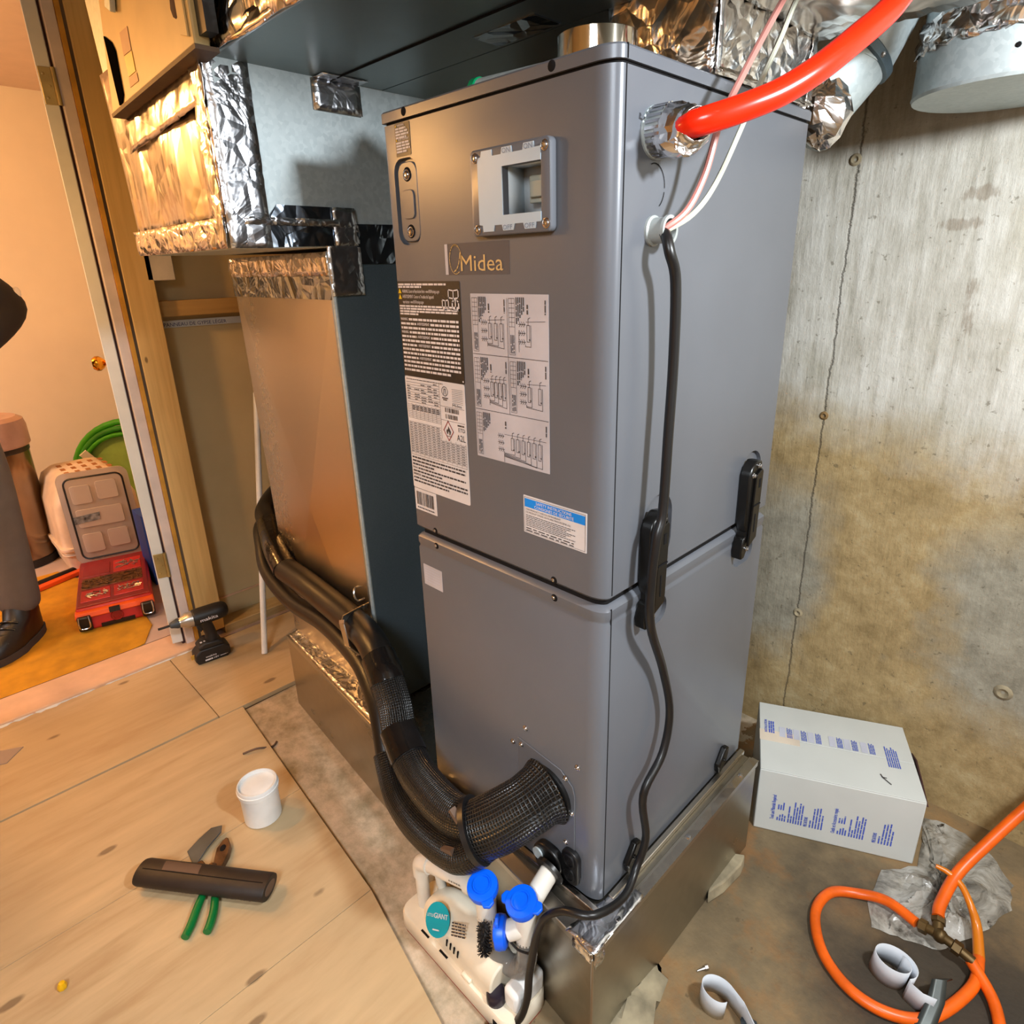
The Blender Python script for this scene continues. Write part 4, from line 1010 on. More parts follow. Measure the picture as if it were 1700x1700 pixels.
for k, w in enumerate((0.178, 0.176, 0.075, 0.176, 0.10, 0.180, 0.18, 0.12)):
    x = -0.526
    if k == 3: text(b, 'Note:', (x, LY, z), FX, FU, 0.016, 0.0048, bold=1); x += 0.019
    if k == 5: text(b, 'REMARQUE:', (x, LY, z), FX, FU, 0.026, 0.0048, bold=1); x += 0.029
    greek(b, (x, LY, z), FX, FU, w - (x + 0.526), 0.0036, rn, wmin=.004, wmax=.014, gap=.002); z -= 0.0077
obj('print', b, 'ink', l3)
b = B(); stroke(b, [(-0.395, LY, 0.984), (-0.380, LY, 0.964), (-0.395, LY, 0.944), (-0.410, LY, 0.964)], 0.0019, FN, closed=True)
obj('hazard_diamond', b, 'ink_red', l3, 'red hazard diamond outline')
b = B().add([(x, LY - 0.0009, z) for x, z in ((-0.400, 0.958), (-0.402, 0.963), (-0.399, 0.968), (-0.397, 0.966), (-0.395, 0.974), (-0.391, 0.968), (-0.388, 0.963), (-0.390, 0.957), (-0.393, 0.955), (-0.393, 0.961), (-0.396, 0.964), (-0.397, 0.957))], [tuple(range(12))])
stroke(b, [(-0.402, LY, 0.953), (-0.387, LY, 0.953)], 0.0012, FN)
obj('flame_symbol', b, 'ink', l3)
l4 = label('barcode_label', -0.529, -0.453, 0.764, 0.8145, 'white_lab', 'white barcode sticker', 0.001)
b = B(); x = -0.522
while x < -0.461:
    w_ = rn.choice((0.0006, 0.001, 0.0018))
    b.quad((x, LY - 0.0008, 0.777), (x + w_, LY - 0.0008, 0.777), (x + w_, LY - 0.0008, 0.808), (x, LY - 0.0008, 0.808)); x += w_ + rn.choice((0.0007, 0.0012, 0.0018))
greek(b, (-0.521, LY, 0.769), FX, FU, 0.06, 0.003, rn, wmin=.002, wmax=.005, gap=.002)
obj('print', b, 'ink', l4)

# wiring diagram
l5 = label('wiring_diagram', -0.3105, -0.1225, 0.9295, 1.229, 'grey_lab', 'pale wiring diagram sheet', 0.001)
b = B(); rn = random.Random(6); w_ = 0.0009
X0, X1, Z0, Z1 = -0.3105, -0.1225, 0.9295, 1.229
stroke(b, [(-0.217, LY, 1.222), (-0.217, LY, 1.023)], w_, FN); stroke(b, [(X0 + .002, LY, 1.124), (X1 - .002, LY, 1.124)], w_, FN); stroke(b, [(X0 + .002, LY, 1.0225), (X1 - .002, LY, 1.0225)], w_, FN)
def panel(px0, px1, pz1, pz0, loops, wide=1.0):
    hgt = pz1 - pz0
    stroke(b, [(px0 + .003, LY, pz1 - .006), (px0 + .017, LY, pz1 - .006), (px0 + .017, LY, pz0 + .004), (px0 + .003, LY, pz0 + .004)], w_ * .7, FN, closed=True)
    for k in range(6): stroke(b, [(px0 + .003, LY, pz1 - .006 - (k + 1) * hgt * .075), (px0 + .017, LY, pz1 - .006 - (k + 1) * hgt * .075)], w_ * .6, FN)
    stroke(b, [(px0 + .010, LY, pz1 - .006), (px0 + .010, LY, pz0 + hgt * .5)], w_ * .6, FN)
    for k in range(5): greek(b, (px0 + .020 + k * .0042, LY, pz1 - .004), (0, 0, -1), (1, 0, 0), hgt * (.42 - .05 * k) , .0024, rn, wmin=.006, wmax=.02, gap=.0015)
    for k in range(3): greek(b, (px0 + .006 + k * .0034, LY, pz0 + hgt * .36), (0, 0, -1), (1, 0, 0), hgt * .30, .0018, rn, wmin=.004, wmax=.02, gap=.002)
    mx = px0 + (px1 - px0) * .36; mz = pz1 - hgt * .42
    for k in range(3):
        for q in range(3): stroke(b, [(mx + q * .005 - .006, LY, mz - k * hgt * .14), (mx + q * .005 - .003, LY, mz - .004 - k * hgt * .14), (mx + q * .005 - .006, LY, mz - .008 - k * hgt * .14)], w_, FN)
        stroke(b, [(mx - .008, LY, mz - .004 - k * hgt * .14), (mx + .008, LY, mz - .004 - k * hgt * .14)], w_, FN)
    for k in range(loops):
        lx = px0 + (px1 - px0) * (.52 + .40 * k / max(1, loops - .5)); top = pz1 - hgt * .47; bot = pz0 + hgt * (.19 - .015 * k)
        stroke(b, [(lx - .003, LY, top), (lx + .003, LY, top), (lx + .003, LY, bot + .008), (lx - .003, LY, bot + .008)], w_, FN, closed=True)
        b.ball((lx + .003, LY - .0008, (top + bot) / 2 - .006), .0016, 8, (1, .1, 1))
        stroke(b, [(mx + .008, LY, pz0 + hgt * .22 - k * .004), (mx + .008, LY, bot), (lx + .006, LY, max(pz0 + .004, bot - .002 * k)), (lx + .006, LY, top)], w_, FN)
        stroke(b, [(lx, LY, top), (lx, LY, top + hgt * .1), (lx + .004, LY, top + hgt * .12)], w_, FN)
    stroke(b, [(mx + .01, LY, pz1 - hgt * .42), (px1 - .006, LY, pz1 - hgt * .40)], w_ * .7, FN)
    greek(b, (px1 - .007, LY, pz1 - .008), (0, 0, -1), (1, 0, 0), hgt * .22, .0024, rn, wmin=.006, wmax=.012, gap=.0012)
    greek(b, (mx + .012, LY, pz1 - hgt * .15), (0, 0, -1), (1, 0, 0), hgt * .15, .003, rn, wmin=.006, wmax=.012, gap=.002)
panel(-0.3095, -0.218, 1.228, 1.125, 3); panel(-0.216, -0.1235, 1.228, 1.125, 1)
panel(-0.3095, -0.218, 1.123, 1.0235, 4); panel(-0.216, -0.1235, 1.123, 1.0235, 2)
panel(-0.3095, -0.1235, 1.0215, 0.931, 6)
stroke(b, [(-0.190, LY, 1.17), (-0.190, LY, 1.135)], w_, FN)
obj('print', b, 'ink', l5)

# blue-headed safety label (the two square codes are left out)
l6 = label('instruction_label', -0.1885, -0.039, 0.8035, 0.877, 'white_lab', 'white label with bright blue heading band', 0.001)
b = B().quad((-0.185, LY - 0.0005, 0.855), (-0.0425, LY - 0.0005, 0.855), (-0.0425, LY - 0.0005, 0.8715), (-0.185, LY - 0.0005, 0.8715))
obj('heading_band', b, 'ink_cyan', l6)
b = B(); text(b, 'SAFETY INSTRUCTIONS', (-0.156, LY, 0.8645), FX, FU, 0.084, 0.0055, 0.0014, 1); text(b, 'CONSIGNES DE SÉCURITÉ', (-0.160, LY, 0.857), FX, FU, 0.093, 0.0055, 0.0014, 1)
obj('heading_letters', b, 'ink_white', l6)
b = B(); rn = random.Random(8)
text(b, 'THIS PRODUCT USES R32 REFRIGERANT', (-0.182, LY, 0.849), FX, FU, 0.085, 0.0034)
text(b, 'CE PRODUIT UTILISE UN FLUIDE FRIGORIGÈNE A2L', (-0.182, LY, 0.8435), FX, FU, 0.108, 0.0034)
for k in range(7):
    for q in range(1): greek(b, (-0.182, LY, 0.8385 - k * 0.0034), FX, FU, 0.118 - 0.01 * (k % 3), 0.0013, rn, wmin=.004, wmax=.01, gap=.001)
for k in range(2): greek(b, (-0.182, LY, 0.8125 - k * 0.0045), FX, FU, 0.115, 0.002, rn, wmin=.006, wmax=.016, gap=.004)
stroke(b, [(-0.1855, LY, 0.8065), (-0.042, LY, 0.8065), (-0.042, LY, 0.874), (-0.1855, LY, 0.874)], 0.0006, FN, closed=True)
obj('print', b, 'ink', l6)
l7 = label('small_label', -0.5195, -0.4525, 0.578, 0.630, 'grey_lab', 'small pale label on the lower section', 0.001)
b = B()
for k in range(6): greek(b, (-0.514, LY, 0.622 - k * 0.0068), FX, FU, 0.052 - 0.012 * (k == 5), 0.002, rn, wmin=.004, wmax=.012, gap=.0015)
obj('print', b, 'ink_lblue', l7)

# access plate around the line-set port and its screws
pp = [(-0.222, 0.311), (-0.214, 0.311), (-0.098, 0.300), (-0.066, 0.276), (-0.060, 0.255), (-0.060, 0.10), (-0.09, 0.085), (-0.222, 0.10)]
pl_ = obj('port_plate', B().prism([(x, -0.0002, z) for x, z in pp], (0, -0.0025, 0)), 'cab', ah, bevel=0.0012)
for (x, z) in ((-0.198, 0.346), (-0.238, 0.288), (-0.055, 0.332), (-0.239, 0.153)):
    obj('front_screw', screw_b((x, 0, z), (0, -1, 0), 0.0055, 0.005), 'chrome', ah)
for (x, z) in ((-0.210, 0.298), (-0.084, 0.288), (-0.067, 0.208), (-0.083, 0.119)):
    obj('plate_screw', screw_b((x, -0.0025, z), (0, -1, 0), 0.0052, 0.005), 'chrome', pl_)
obj('port_collar', B().lathe([(0.066, 0), (0.066, 0.008), (0.06, 0.012), (0.05, 0.012)], (-0.135, -0.0025, 0.218), (0, -1, 0), 28), 'black_rub', ah)
dp = obj('drain_plate', B().prism([(x, -0.0002, z) for x, z in rrect(-0.088, -0.042, 0.022, 0.112, 0.02)], (0, -0.012, 0)), 'black_pl', ah, bevel=0.002, label='black plate with two round knockouts')
for z in (0.087, 0.048):
    obj('knockout_plug', B().lathe([(0.017, 0), (0.017, 0.003), (0.0135, 0.0032), (0.013, 0.001), (0, 0.001)], (-0.066, -0.012, z), (0, -1, 0), 20), 'black_pl', dp)
    obj('plug_slot', B().obox((-0.066, -0.0135, z), (0.005, 0.003, 0.02), Matrix.Rotation(0.3, 3, 'Y')), 'cab_in', dp)
db = obj('drain_boss', B().prism([(x, -0.0002, z) for x, z in rrect(-0.165, -0.085, 0.012, 0.082, 0.032)], (0, -0.02, 0)), 'black_rub', ah, bevel=0.004)
obj('drain_plug', B().lathe([(0.014, 0), (0.014, 0.004), (0, 0.004)], (-0.148, -0.02, 0.052), (0, -1, 0), 16), 'galv', db)

# side: wire bushing, knock-out outline
wb = obj('wire_bushing', B().lathe([(0.022, 0.0), (0.022, 0.004), (0.0185, 0.006), (0.0185, 0.026), (0.021, 0.027), (0.021, 0.032), (0.016, 0.032), (0.015, 0.012), (0, 0.012)], (0, 0.099, 1.318), (1, 0, 0), 24), 'grey_pl', ah, label='grey plastic wire bushing')
b = B(); n = 22
for (a0, a1) in ((-70, 40), (52, 95)):
    pts = [(0.0002, 0.098 + 0.028 * math.sin(math.radians(a)), 1.379 + 0.031 * math.cos(math.radians(a))) for a in [a0 + (a1 - a0) * k / 12 + 50 for k in range(13)]]
    stroke(b, pts, 0.0013, (1, 0, 0))
obj('knockout_outline', b, 'cab_in', ah)
obj('knockout_outline', B().tube([(0.0, 0.052 + 0.026 * math.cos(math.radians(a)), 1.44 + 0.026 * math.sin(math.radians(a))) for a in range(-20, 100, 15)], 0.004, 8), 'cab', ah)
# cable clips on the lower cabinet
for (y, z) in ((0.105, 0.055), (0.505, 0.05)):
    cl = obj('cable_clip', B().prism([(0.0002, y - 0.014, z - 0.03), (0.0002, y + 0.02, z - 0.012), (0.0002, y + 0.032, z + 0.03), (0.0002, y + 0.012, z + 0.036), (0.0002, y - 0.018, z - 0.004)], (0.016, 0, 0)), 'black_paint', ah, bevel=0.004)
    obj('clip_bolt', screw_b((0.016, y + 0.004, z + 0.006), (1, 0, 0), 0.0045, 0.005), 'black_paint', cl)
# latches: child assemblies of the cabinet
def latch(y, z):
    L = obj('latch', B().prism([(0.0003, y + a, z + c) for a, c in ((0.0, 0.085), (0.0, 0.195), (0.008, 0.212), (0.03, 0.226), (0.052, 0.222), (0.056, 0.2), (0.056, 0.10), (0.04, 0.075), (0.012, 0.06))], (0.026, 0, 0)), 'black_paint', ah, 'black steel latch joining the two sections', bevel=0.004)
    obj('latch_strap', B().prism([(0.0262, y + a, z + c) for a, c in ((0.012, 0.03), (0.046, 0.045), (0.05, 0.20), (0.044, 0.206), (0.020, 0.196))], (0.006, 0, 0)), 'black_paint', L, bevel=0.0015)
    obj('latch_slot', B().box(0.0322, 0.0328, y + 0.027, y + 0.031, z + 0.062, z + 0.105), 'cab_in', L)
    obj('latch_slot', B().box(0.0322, 0.0328, y + 0.032, y + 0.040, z + 0.165, z + 0.185), 'cab_in', L)
    obj('latch_rib', B().box(0.0322, 0.0335, y + 0.016, y + 0.047, z + 0.125, z + 0.1275), 'cab_in', L)
    obj('latch_hook', B().prism([(0.0003, y + a, z + c) for a, c in ((-0.002, 0.0), (-0.006, 0.02), (0.004, 0.05), (0.02, 0.058), (0.036, 0.05), (0.026, 0.02), (0.012, 0.0))], (0.024, 0, 0)), 'black_paint', L, bevel=0.003)
    obj('latch_bar', B().box(0.003, 0.0255, y + 0.01, y + 0.04, z + 0.04, z + 0.10), 'black_paint', L)
    for (a, c) in ((0.012, 0.196), (0.036, 0.213)):
        obj('latch_bolt', screw_b((0.0265, y + a, z + c), (1, 0, 0), 0.005, 0.006), 'chrome', L)
    obj('latch_bolt', screw_b((0.0245, y + 0.018, z + 0.022), (1, 0, 0), 0.0045, 0.005), 'chrome', L)
latch(0.098, 0.633); latch(0.472, 0.642)

# ==================================================================== RED CONDUIT
rh = thing('red_conduit', 'thick bright red plastic conduit curving up from the cabinet side', 'conduit', (0.1, 0.1, 1.44))
HP = [(0.100, 0.017, 1.440), (0.12, 0.053, 1.447), (0.14, 0.092, 1.458), (0.165, 0.138, 1.478), (0.19, 0.183, 1.507), (0.21, 0.24, 1.545), (0.225, 0.295, 1.582), (0.235, 0.322, 1.61), (0.25, 0.394, 1.674), (0.255, 0.45, 1.76)]
HP = [(0.088, 0.045, 1.442)] + HP[1:]
REDS = [(0.084, 0.0335, 1.442), (0.112, 0.066, 1.449)]
obj('tube', B().tube([(0.045, 0.080, 1.4455), (0.075, 0.066, 1.4445), (0.10, 0.074, 1.449), (0.13, 0.104, 1.461), (0.16, 0.143, 1.479), (0.188, 0.186, 1.507), (0.21, 0.24, 1.545), (0.225, 0.295, 1.582), (0.235, 0.322, 1.61), (0.25, 0.394, 1.674), (0.255, 0.45, 1.76)], 0.0175, 20, 6), 'red_hose', rh)
cn = obj('connector_nut', B().lathe([(0.035, 0), (0.035, 0.006), (0.032, 0.008), (0.032, 0.034), (0.03, 0.036)], (0.0005, 0.094, 1.449), (1, -0.12, 0), 26), 'galv', rh, label='ribbed silver connector nut')
b = B()
for k in range(26):
    a = 2 * math.pi * k / 26
    b.obox((0.019, 0.092 + 0.0325 * math.cos(a), 1.449 + 0.0325 * math.sin(a)), (0.024, 0.004, 0.004), Matrix.Rotation(a, 3, 'X'))
obj('nut_rib', b, 'chrome', cn)
rr = random.Random(77)
cc = Vector((0.058, 0.072, 1.4425))
def wrap(a, c):
    th = a * 2 * math.pi; d = Vector((0.7, -0.62, 0.0)).normalized(); u = Vector((0.62, 0.7, 0)).normalized(); w = Vector((0, 0, 1))
    r = 0.033 - 0.0130 * c ** 1.5 + rr.uniform(-0.003, 0.003) * (1.15 - c)
    if math.sin(th) < -0.3: r += 0.008 * math.sin(c * 3.1)
    return Vector((0.03, 0.090, 1.4478)).lerp(Vector((0.086, 0.066, 1.4450)), c) + (u * math.cos(th) + w * math.sin(th)) * r
bw_ = B(); N_ = 22; rings = []
for j in range(9):
    rings.append([wrap(k / N_, j / 8) for k in range(N_)])
bw_.loft(rings, cap=False)
obj('foil_wrap', bw_, 'foil', rh, ang=15, solid=0.0008, label='crumpled foil tape around the connector')
obj('foil_tail', cpatch(lambda a, c: (0.060 + a * 0.02, 0.052 + a * 0.03, 1.43 - c * 0.026 * (1 - abs(a - .5))), 5, 5, 0.004, 78, (0.6, -0.7, 0)), 'foil', rh, solid=0.0008)

# thin wires into the bushing
obj('control_wire', B().tube([(0.012, 0.092, 1.317), (0.024, 0.09, 1.3185), (0.045, 0.119, 1.344), (0.055, 0.147, 1.393), (0.06, 0.164, 1.449), (0.06, 0.178, 1.473), (0.06, 0.216, 1.517), (0.06, 0.274, 1.581), (0.06, 0.337, 1.647), (0.06, 0.39, 1.70)], 0.0052, 8, 6), 'pink_wire',
    label='pinkish control wire passing behind the red conduit into the bushing', cat='wire')
obj('control_wire', B().tube([(0.012, 0.094, 1.314), (0.024, 0.092, 1.3155), (0.045, 0.137, 1.340), (0.05, 0.193, 1.388), (0.055, 0.262, 1.485), (0.06, 0.291, 1.536), (0.06, 0.34, 1.597), (0.06, 0.383, 1.657), (0.06, 0.43, 1.70)], 0.0042, 8, 6), 'white_wire',
    label='off-white thin wire just right of the pinkish one', cat='wire')
CB = [(0.0125, 0.098, 1.309), (0.03, 0.088, 1.312), (0.044, 0.081, 1.286), (0.045, 0.1, 1.243), (0.042, 0.111, 1.124), (0.042, 0.108, 1.007), (0.045, 0.099, 0.873), (0.055, 0.073, 0.829), (0.056, 0.064, 0.742), (0.045, 0.08, 0.659), (0.03, 0.155, 0.524), (0.03, 0.193, 0.401), (0.035, 0.167, 0.314), (0.035, 0.101, 0.25), (0.035, 0.12, 0.122), (0.032, 0.094, 0.055), (0.045, 0.03, 0.039), (0.037, -0.06, 0.067), (-0.023, -0.09, 0.054), (-0.06, -0.11, 0.001), (-0.068, -0.135, -0.112), (-0.066, -0.15, -0.192), (-0.085, -0.17, -0.26), (-0.14, -0.215, -0.291), (-0.2, -0.3, -0.276)]
CB[7] = (0.046, 0.083, 0.829); CB[8] = (0.043, 0.078, 0.742)
obj('power_cable', B().tube(CB, 0.0085, 10, 6), 'black_pl', label='black power cable hanging down the cabinet side and round its base', cat='cable')

# ==================================================================== LINE SET HOSES
ls = thing('line_set', 'pair of fat black insulated refrigerant hoses snaking into the cabinet front', 'hose', (-0.6, -0.1, 0.1))
HA = [(-1.86, 0.45, 0.47), (-1.86, 0.29, 0.44), (-1.784, 0.17, 0.394), (-1.661, 0.12, 0.379), (-1.489, 0.06, 0.352), (-1.371, 0.035, 0.318), (-1.196, 0.022, 0.327), (-0.995, 0.012, 0.322), (-0.822, -0.012, 0.332), (-0.722, -0.035, 0.33), (-0.648, -0.055, 0.291), (-0.592, -0.072, 0.237), (-0.553, -0.09, 0.187), (-0.499, -0.105, 0.156), (-0.429, -0.12, 0.139), (-0.31, -0.135, 0.144), (-0.235, -0.125, 0.160), (-0.175, -0.08, 0.190), (-0.145, -0.03, 0.214)]
ra = 0.041
obj('hose', B().tube(HA[:6], ra, 22, 8), 'black_rub', ls, label='upper hose, plain rubber near the wall')
obj('hose', B().tube(HA[5:11], ra * 1.0, 22, 8), 'black_rub', ls)
obj('hose', B().tube(HA[10:14], ra * 1.04, 22, 8), 'sleeve', ls)
obj('hose', B().tube(HA[13:18], ra * 1.08, 22, 8), 'sleeve', ls, label='upper hose, woven sleeve')
def seg_on(P_, r, mat='black_tape', lab=None):
    obj('tape_wrap', B().tube(P_, r, 22, 6), mat, ls, lab)
mid = lambda i, f: Vector(HA[i]).lerp(Vector(HA[i + 1]), f)
seg_on(HA[3:6], ra * 1.06, lab='glossy black tape wrap')
seg_on([mid(9, .35), mid(9, .7), HA[10], mid(10, .25)], ra * 1.10)
seg_on([mid(12, -.15), mid(12, .3), mid(12, .7), mid(13, .1)], ra * 1.14)
HB = [(-1.9, 0.45, 0.38), (-1.9, 0.29, 0.35), (-1.851, 0.17, 0.312), (-1.733, 0.11, 0.274), (-1.59, 0.06, 0.223), (-1.352, 0.03, 0.204), (-1.084, 0.01, 0.235), (-0.884, -0.015, 0.238), (-0.778, -0.035, 0.218), (-0.682, -0.065, 0.166), (-0.609, -0.1, 0.095), (-0.527, -0.13, 0.033), (-0.426, -0.15, 0.03), (-0.291, -0.165, 0.065), (-0.22, -0.155, 0.10), (-0.17, -0.09, 0.165), (-0.145, -0.035, 0.20)]
rb = 0.029
obj('hose', B().tube(HB[:11], rb, 18, 7), 'black_rub', ls, label='lower thinner hose')
obj('hose', B().tube(HB[10:16], rb * 1.2, 18, 8), 'sleeve', ls)
# gathered sleeve and clamp near the cabinet
sl_ = [(-0.222, -0.138, 0.152), (-0.185, -0.103, 0.176), (-0.152, -0.055, 0.205), (-0.142, -0.022, 0.216), (-0.138, -0.004, 0.219)]
obj('sleeve_cuff', B().tube(sl_, [0.060, 0.064, 0.062, 0.064, 0.074], 30, 6), 'sleeve', ls, 'wide gathered woven cuff at the cabinet port')
ax = (Vector(sl_[1]) - Vector(sl_[0])).normalized()
tie = obj('cable_tie', B().lathe([(0.062, -0.006), (0.071, -0.006), (0.071, 0.006), (0.062, 0.006)], Vector(sl_[0]) + ax * 0.004, ax, 28), 'black_pl', ls, 'wide black cable tie')
obj('tie_tail', B().obox(Vector(sl_[0]) + Vector((-0.02, -0.03, 0.052)), (0.03, 0.014, 0.01), Matrix.Rotation(0.6, 3, 'Y')), 'grey_patch', ls)
obj('tie_tail', B().obox(Vector(sl_[0]) + Vector((-0.035, -0.045, -0.045)), (0.04, 0.012, 0.012), Matrix.Rotation(-0.5, 3, 'Y')), 'grey_patch', ls)
# strap hanger holding the hoses on the tall duct
st = thing('strap_hanger', 'bent sheet metal strap holding the black hoses to the tall duct', 'strap', (-0.85, 0.0, 0.25))
pts = [Vector(p) for p in ((-0.893, 0.058, 0.350), (-0.889, 0.035, 0.352), (-0.842, -0.056, 0.374), (-0.838, -0.060, 0.366), (-0.818, -0.062, 0.305), (-0.815, -0.03, 0.262), (-0.86, 0.060, 0.245))]
b = B()
for i in range(len(pts) - 1):
    a, c = pts[i], pts[i + 1]; d = (c - a).normalized()
    wv = Vector((0.28, 0.0, 1.0)) if i < 2 else Vector((1, 0, 0.25))
    wv = (wv - d * wv.dot(d)).normalized() * 0.013; nn = d.cross(wv).normalized() * 0.0012
    b.hexa([a - wv - nn, a + wv - nn, a + wv + nn, a - wv + nn, c - wv - nn, c + wv - nn, c + wv + nn, c - wv + nn])
obj('strap', b, 'sheet', st)
obj('hook_wire', B().tube([(-0.905, 0.055, 0.372), (-0.902, 0.03, 0.375), (-0.908, 0.025, 0.395), (-0.915, 0.035, 0.41), (-0.92, 0.055, 0.405)], 0.003, 8), 'chrome', st)

# ==================================================================== CONDENSATE PUMP
pu = thing('condensate_pump', 'white condensate pump with teal round sticker on the floor beside the plenum', 'pump', (-0.27, -0.13, -0.3))
tray = [(x, y, -0.2995) for x, y in rrect(-0.475, -0.075, -0.195, -0.07, 0.03)]
obj('tank', B().loft([[(x, y, z) for x, y in rrect(-0.475 + i, -0.075 - i, -0.195 + i, -0.068 - i, 0.03)] for z, i in ((-0.2998, 0.004), (-0.292, 0.0), (-0.252, 0.0), (-0.246, 0.003))]), 'cream_pl', pu)
obj('tank_edge', B().loft([[(x, y, z) for x, y in rrect(-0.4755 + i, -0.0745 - i, -0.1955 + i, -0.0675 - i, 0.03)] for z, i in ((-0.2998, 0.002), (-0.294, 0.002))]), 'ink_red', pu, 'reddish bottom edge')
# motor cover: rounded hump
rings = []
for k in range(9):
    t_ = k / 8
    x = -0.405 + 0.26 * t_
    hgt = 0.095 * (1 - max(0, 0.35 - t_) ** 2 * 3.5) * (1 - 0.22 * t_)
    wd = 0.055 * (0.62 + 0.38 * math.sin(min(1, t_ * 2.2 + 0.15) * math.pi / 2))
    ring = []
    for q in range(15):
        a = math.pi * q / 14
        ring.append((x, -0.128 - math.copysign(abs(math.cos(a)) ** 0.6, math.cos(a)) * wd, -0.2465 + hgt * (abs(math.sin(a)) ** 0.55)))
    rings.append(ring)
obj('motor_cover', B().loft(rings), 'cream_pl', pu, bevel=0.004)
def slope(x): # height of the cover's crown at x
    t_ = (x + 0.405) / 0.26
    return -0.2465 + 0.095 * (1 - max(0, 0.35 - t_) ** 2 * 3.5) * (1 - 0.22 * t_)
obj('side_box', B().box(-0.262, -0.15, -0.175, -0.086, -0.247, -0.205), 'white_pl', pu, bevel=0.01, bseg=3)
lbp = obj('spec_sticker', B().box(-0.205, -0.152, -0.165, -0.10, -0.2047, -0.2040), 'white_lab', pu)
b = B()
for k in range(8): greek(b, (-0.202, -0.160 + k * 0.0075, -0.204), (1, 0, 0), (0, 1, 0), 0.046, 0.0018, rn, wmin=.004, wmax=.012, gap=.0015)
obj('print', b, 'ink', lbp)
# sticker disc on the cover's front shoulder
Ns = Vector((0.05, -0.80, 0.60)).normalized(); Xs = Vector((0.93, 0.30, 0.32)); Xs = (Xs - Ns * Xs.dot(Ns)).normalized(); Us = Ns.cross(Xs)
cs = Vector((-0.330, -0.176, -0.172))
stk = obj('round_sticker', B().lathe([(0.036, 0), (0.036, 0.0015), (0.0, 0.0015)], cs, Ns, 28), 'teal', pu, 'teal round maker sticker')
b = B(); text(b, 'LITTLE', cs + Ns * 0.0016 - Xs * 0.031 + Us * 0.004, Xs, Us, 0.019, 0.0062); text(b, 'GIANT', cs + Ns * 0.0016 - Xs * 0.011 + Us * 0.003, Xs, Us, 0.041, 0.0105, bold=1)
greek(b, cs + Ns * 0.0016 - Xs * 0.012 - Us * 0.022, Xs, Us, 0.02, 0.003, rn, gap=.001)
obj('letters', b, 'ink_white', stk)
b = B()
for k in range(5): greek(b, cs + Ns * 0.003 + Xs * 0.045 - Us * (0.0 + k * 0.006) , Xs, Us, 0.04, 0.003, rn, wmin=.004, wmax=.012, gap=.0015)
obj('small_print', b, 'ink', pu)
for k in range(4):
    x = -0.292 + k * 0.013
    obj('vent_slot', B().obox((x, -0.1825, -0.205), (0.0035, 0.003, 0.022), Matrix.Rotation(0.15, 3, 'Y')), 'cab_in', pu)
for (x, y) in ((-0.385, -0.188), (-0.315, -0.188)):
    obj('tank_slot', B().box(x, x + 0.028, y - 0.003, y + 0.002, -0.2458, -0.2448), 'cab_in', pu)
obj('catch_tab', B().box(-0.235, -0.205, -0.192, -0.165, -0.2465, -0.236), 'cream_pl', pu, bevel=0.003)
obj('float_knob', B().lathe([(0.022, 0), (0.022, 0.02), (0.018, 0.026), (0, 0.028)], (-0.142, -0.168, -0.2465), (0, 0, 1), 22), 'purple_pl', pu, 'dark round cap')
obj('outlet_cover', B().box(-0.125, -0.08, -0.165, -0.075, -0.2465, -0.19), 'white_pl', pu, bevel=0.012, bseg=3)
obj('tank_slot', B().box(-0.125, -0.10, -0.1965, -0.194, -0.275, -0.262), 'cab_in', pu)
# PVC pipes, tees and trap
dr = thing('drain_trap', 'white drain piping with blue capped tees and clear trap in front of the cabinet', 'pipe', (-0.25, -0.12, -0.245))
obj('down_pipe', B().cyl((-0.437, -0.14, -0.2455), (-0.437, -0.14, -0.12), 0.0165, 20), 'pvc', dr)
obj('elbow', B().tube([(-0.437, -0.14, -0.145), (-0.437, -0.14, -0.118), (-0.430, -0.14, -0.104), (-0.413, -0.14, -0.093), (-0.395, -0.14, -0.085)], 0.0205, 20, 5), 'pvc', dr)
obj('sloped_pipe', B().cyl((-0.415, -0.14, -0.095), (-0.215, -0.14, -0.004), 0.0165, 20), 'pvc', dr)
b = B(); rnp = random.Random(12)
for k in range(9):
    q = Vector((-0.30 + k * 0.009, -0.1568, -0.041 + k * 0.0041)); greek(b, q, Vector((0.91, 0, 0.41)), Vector((-0.41, 0, 0.91)), 0.006, 0.004, rnp, lift=0.0006, wmin=.002, wmax=.005, gap=.002)
obj('pipe_print', b, 'ink', dr)
obj('second_pipe', B().cyl((-0.405, -0.10, -0.2455), (-0.405, -0.115, -0.10), 0.012, 16), 'pvc', dr)
def tee(c, axis2, h_up, h_dn, r=0.0225):
    c = Vector(c); b = B().cyl(c - Vector((0, 0, h_dn)), c + Vector((0, 0, h_up)), r, 22)
    return b
obj('tee_fitting', tee((-0.195, -0.138, -0.012), None, 0.02, 0.06).tube([(-0.25, -0.14, -0.021), (-0.19, -0.138, 0.003)], 0.0215, 20, smooth=False), 'pvc', dr)
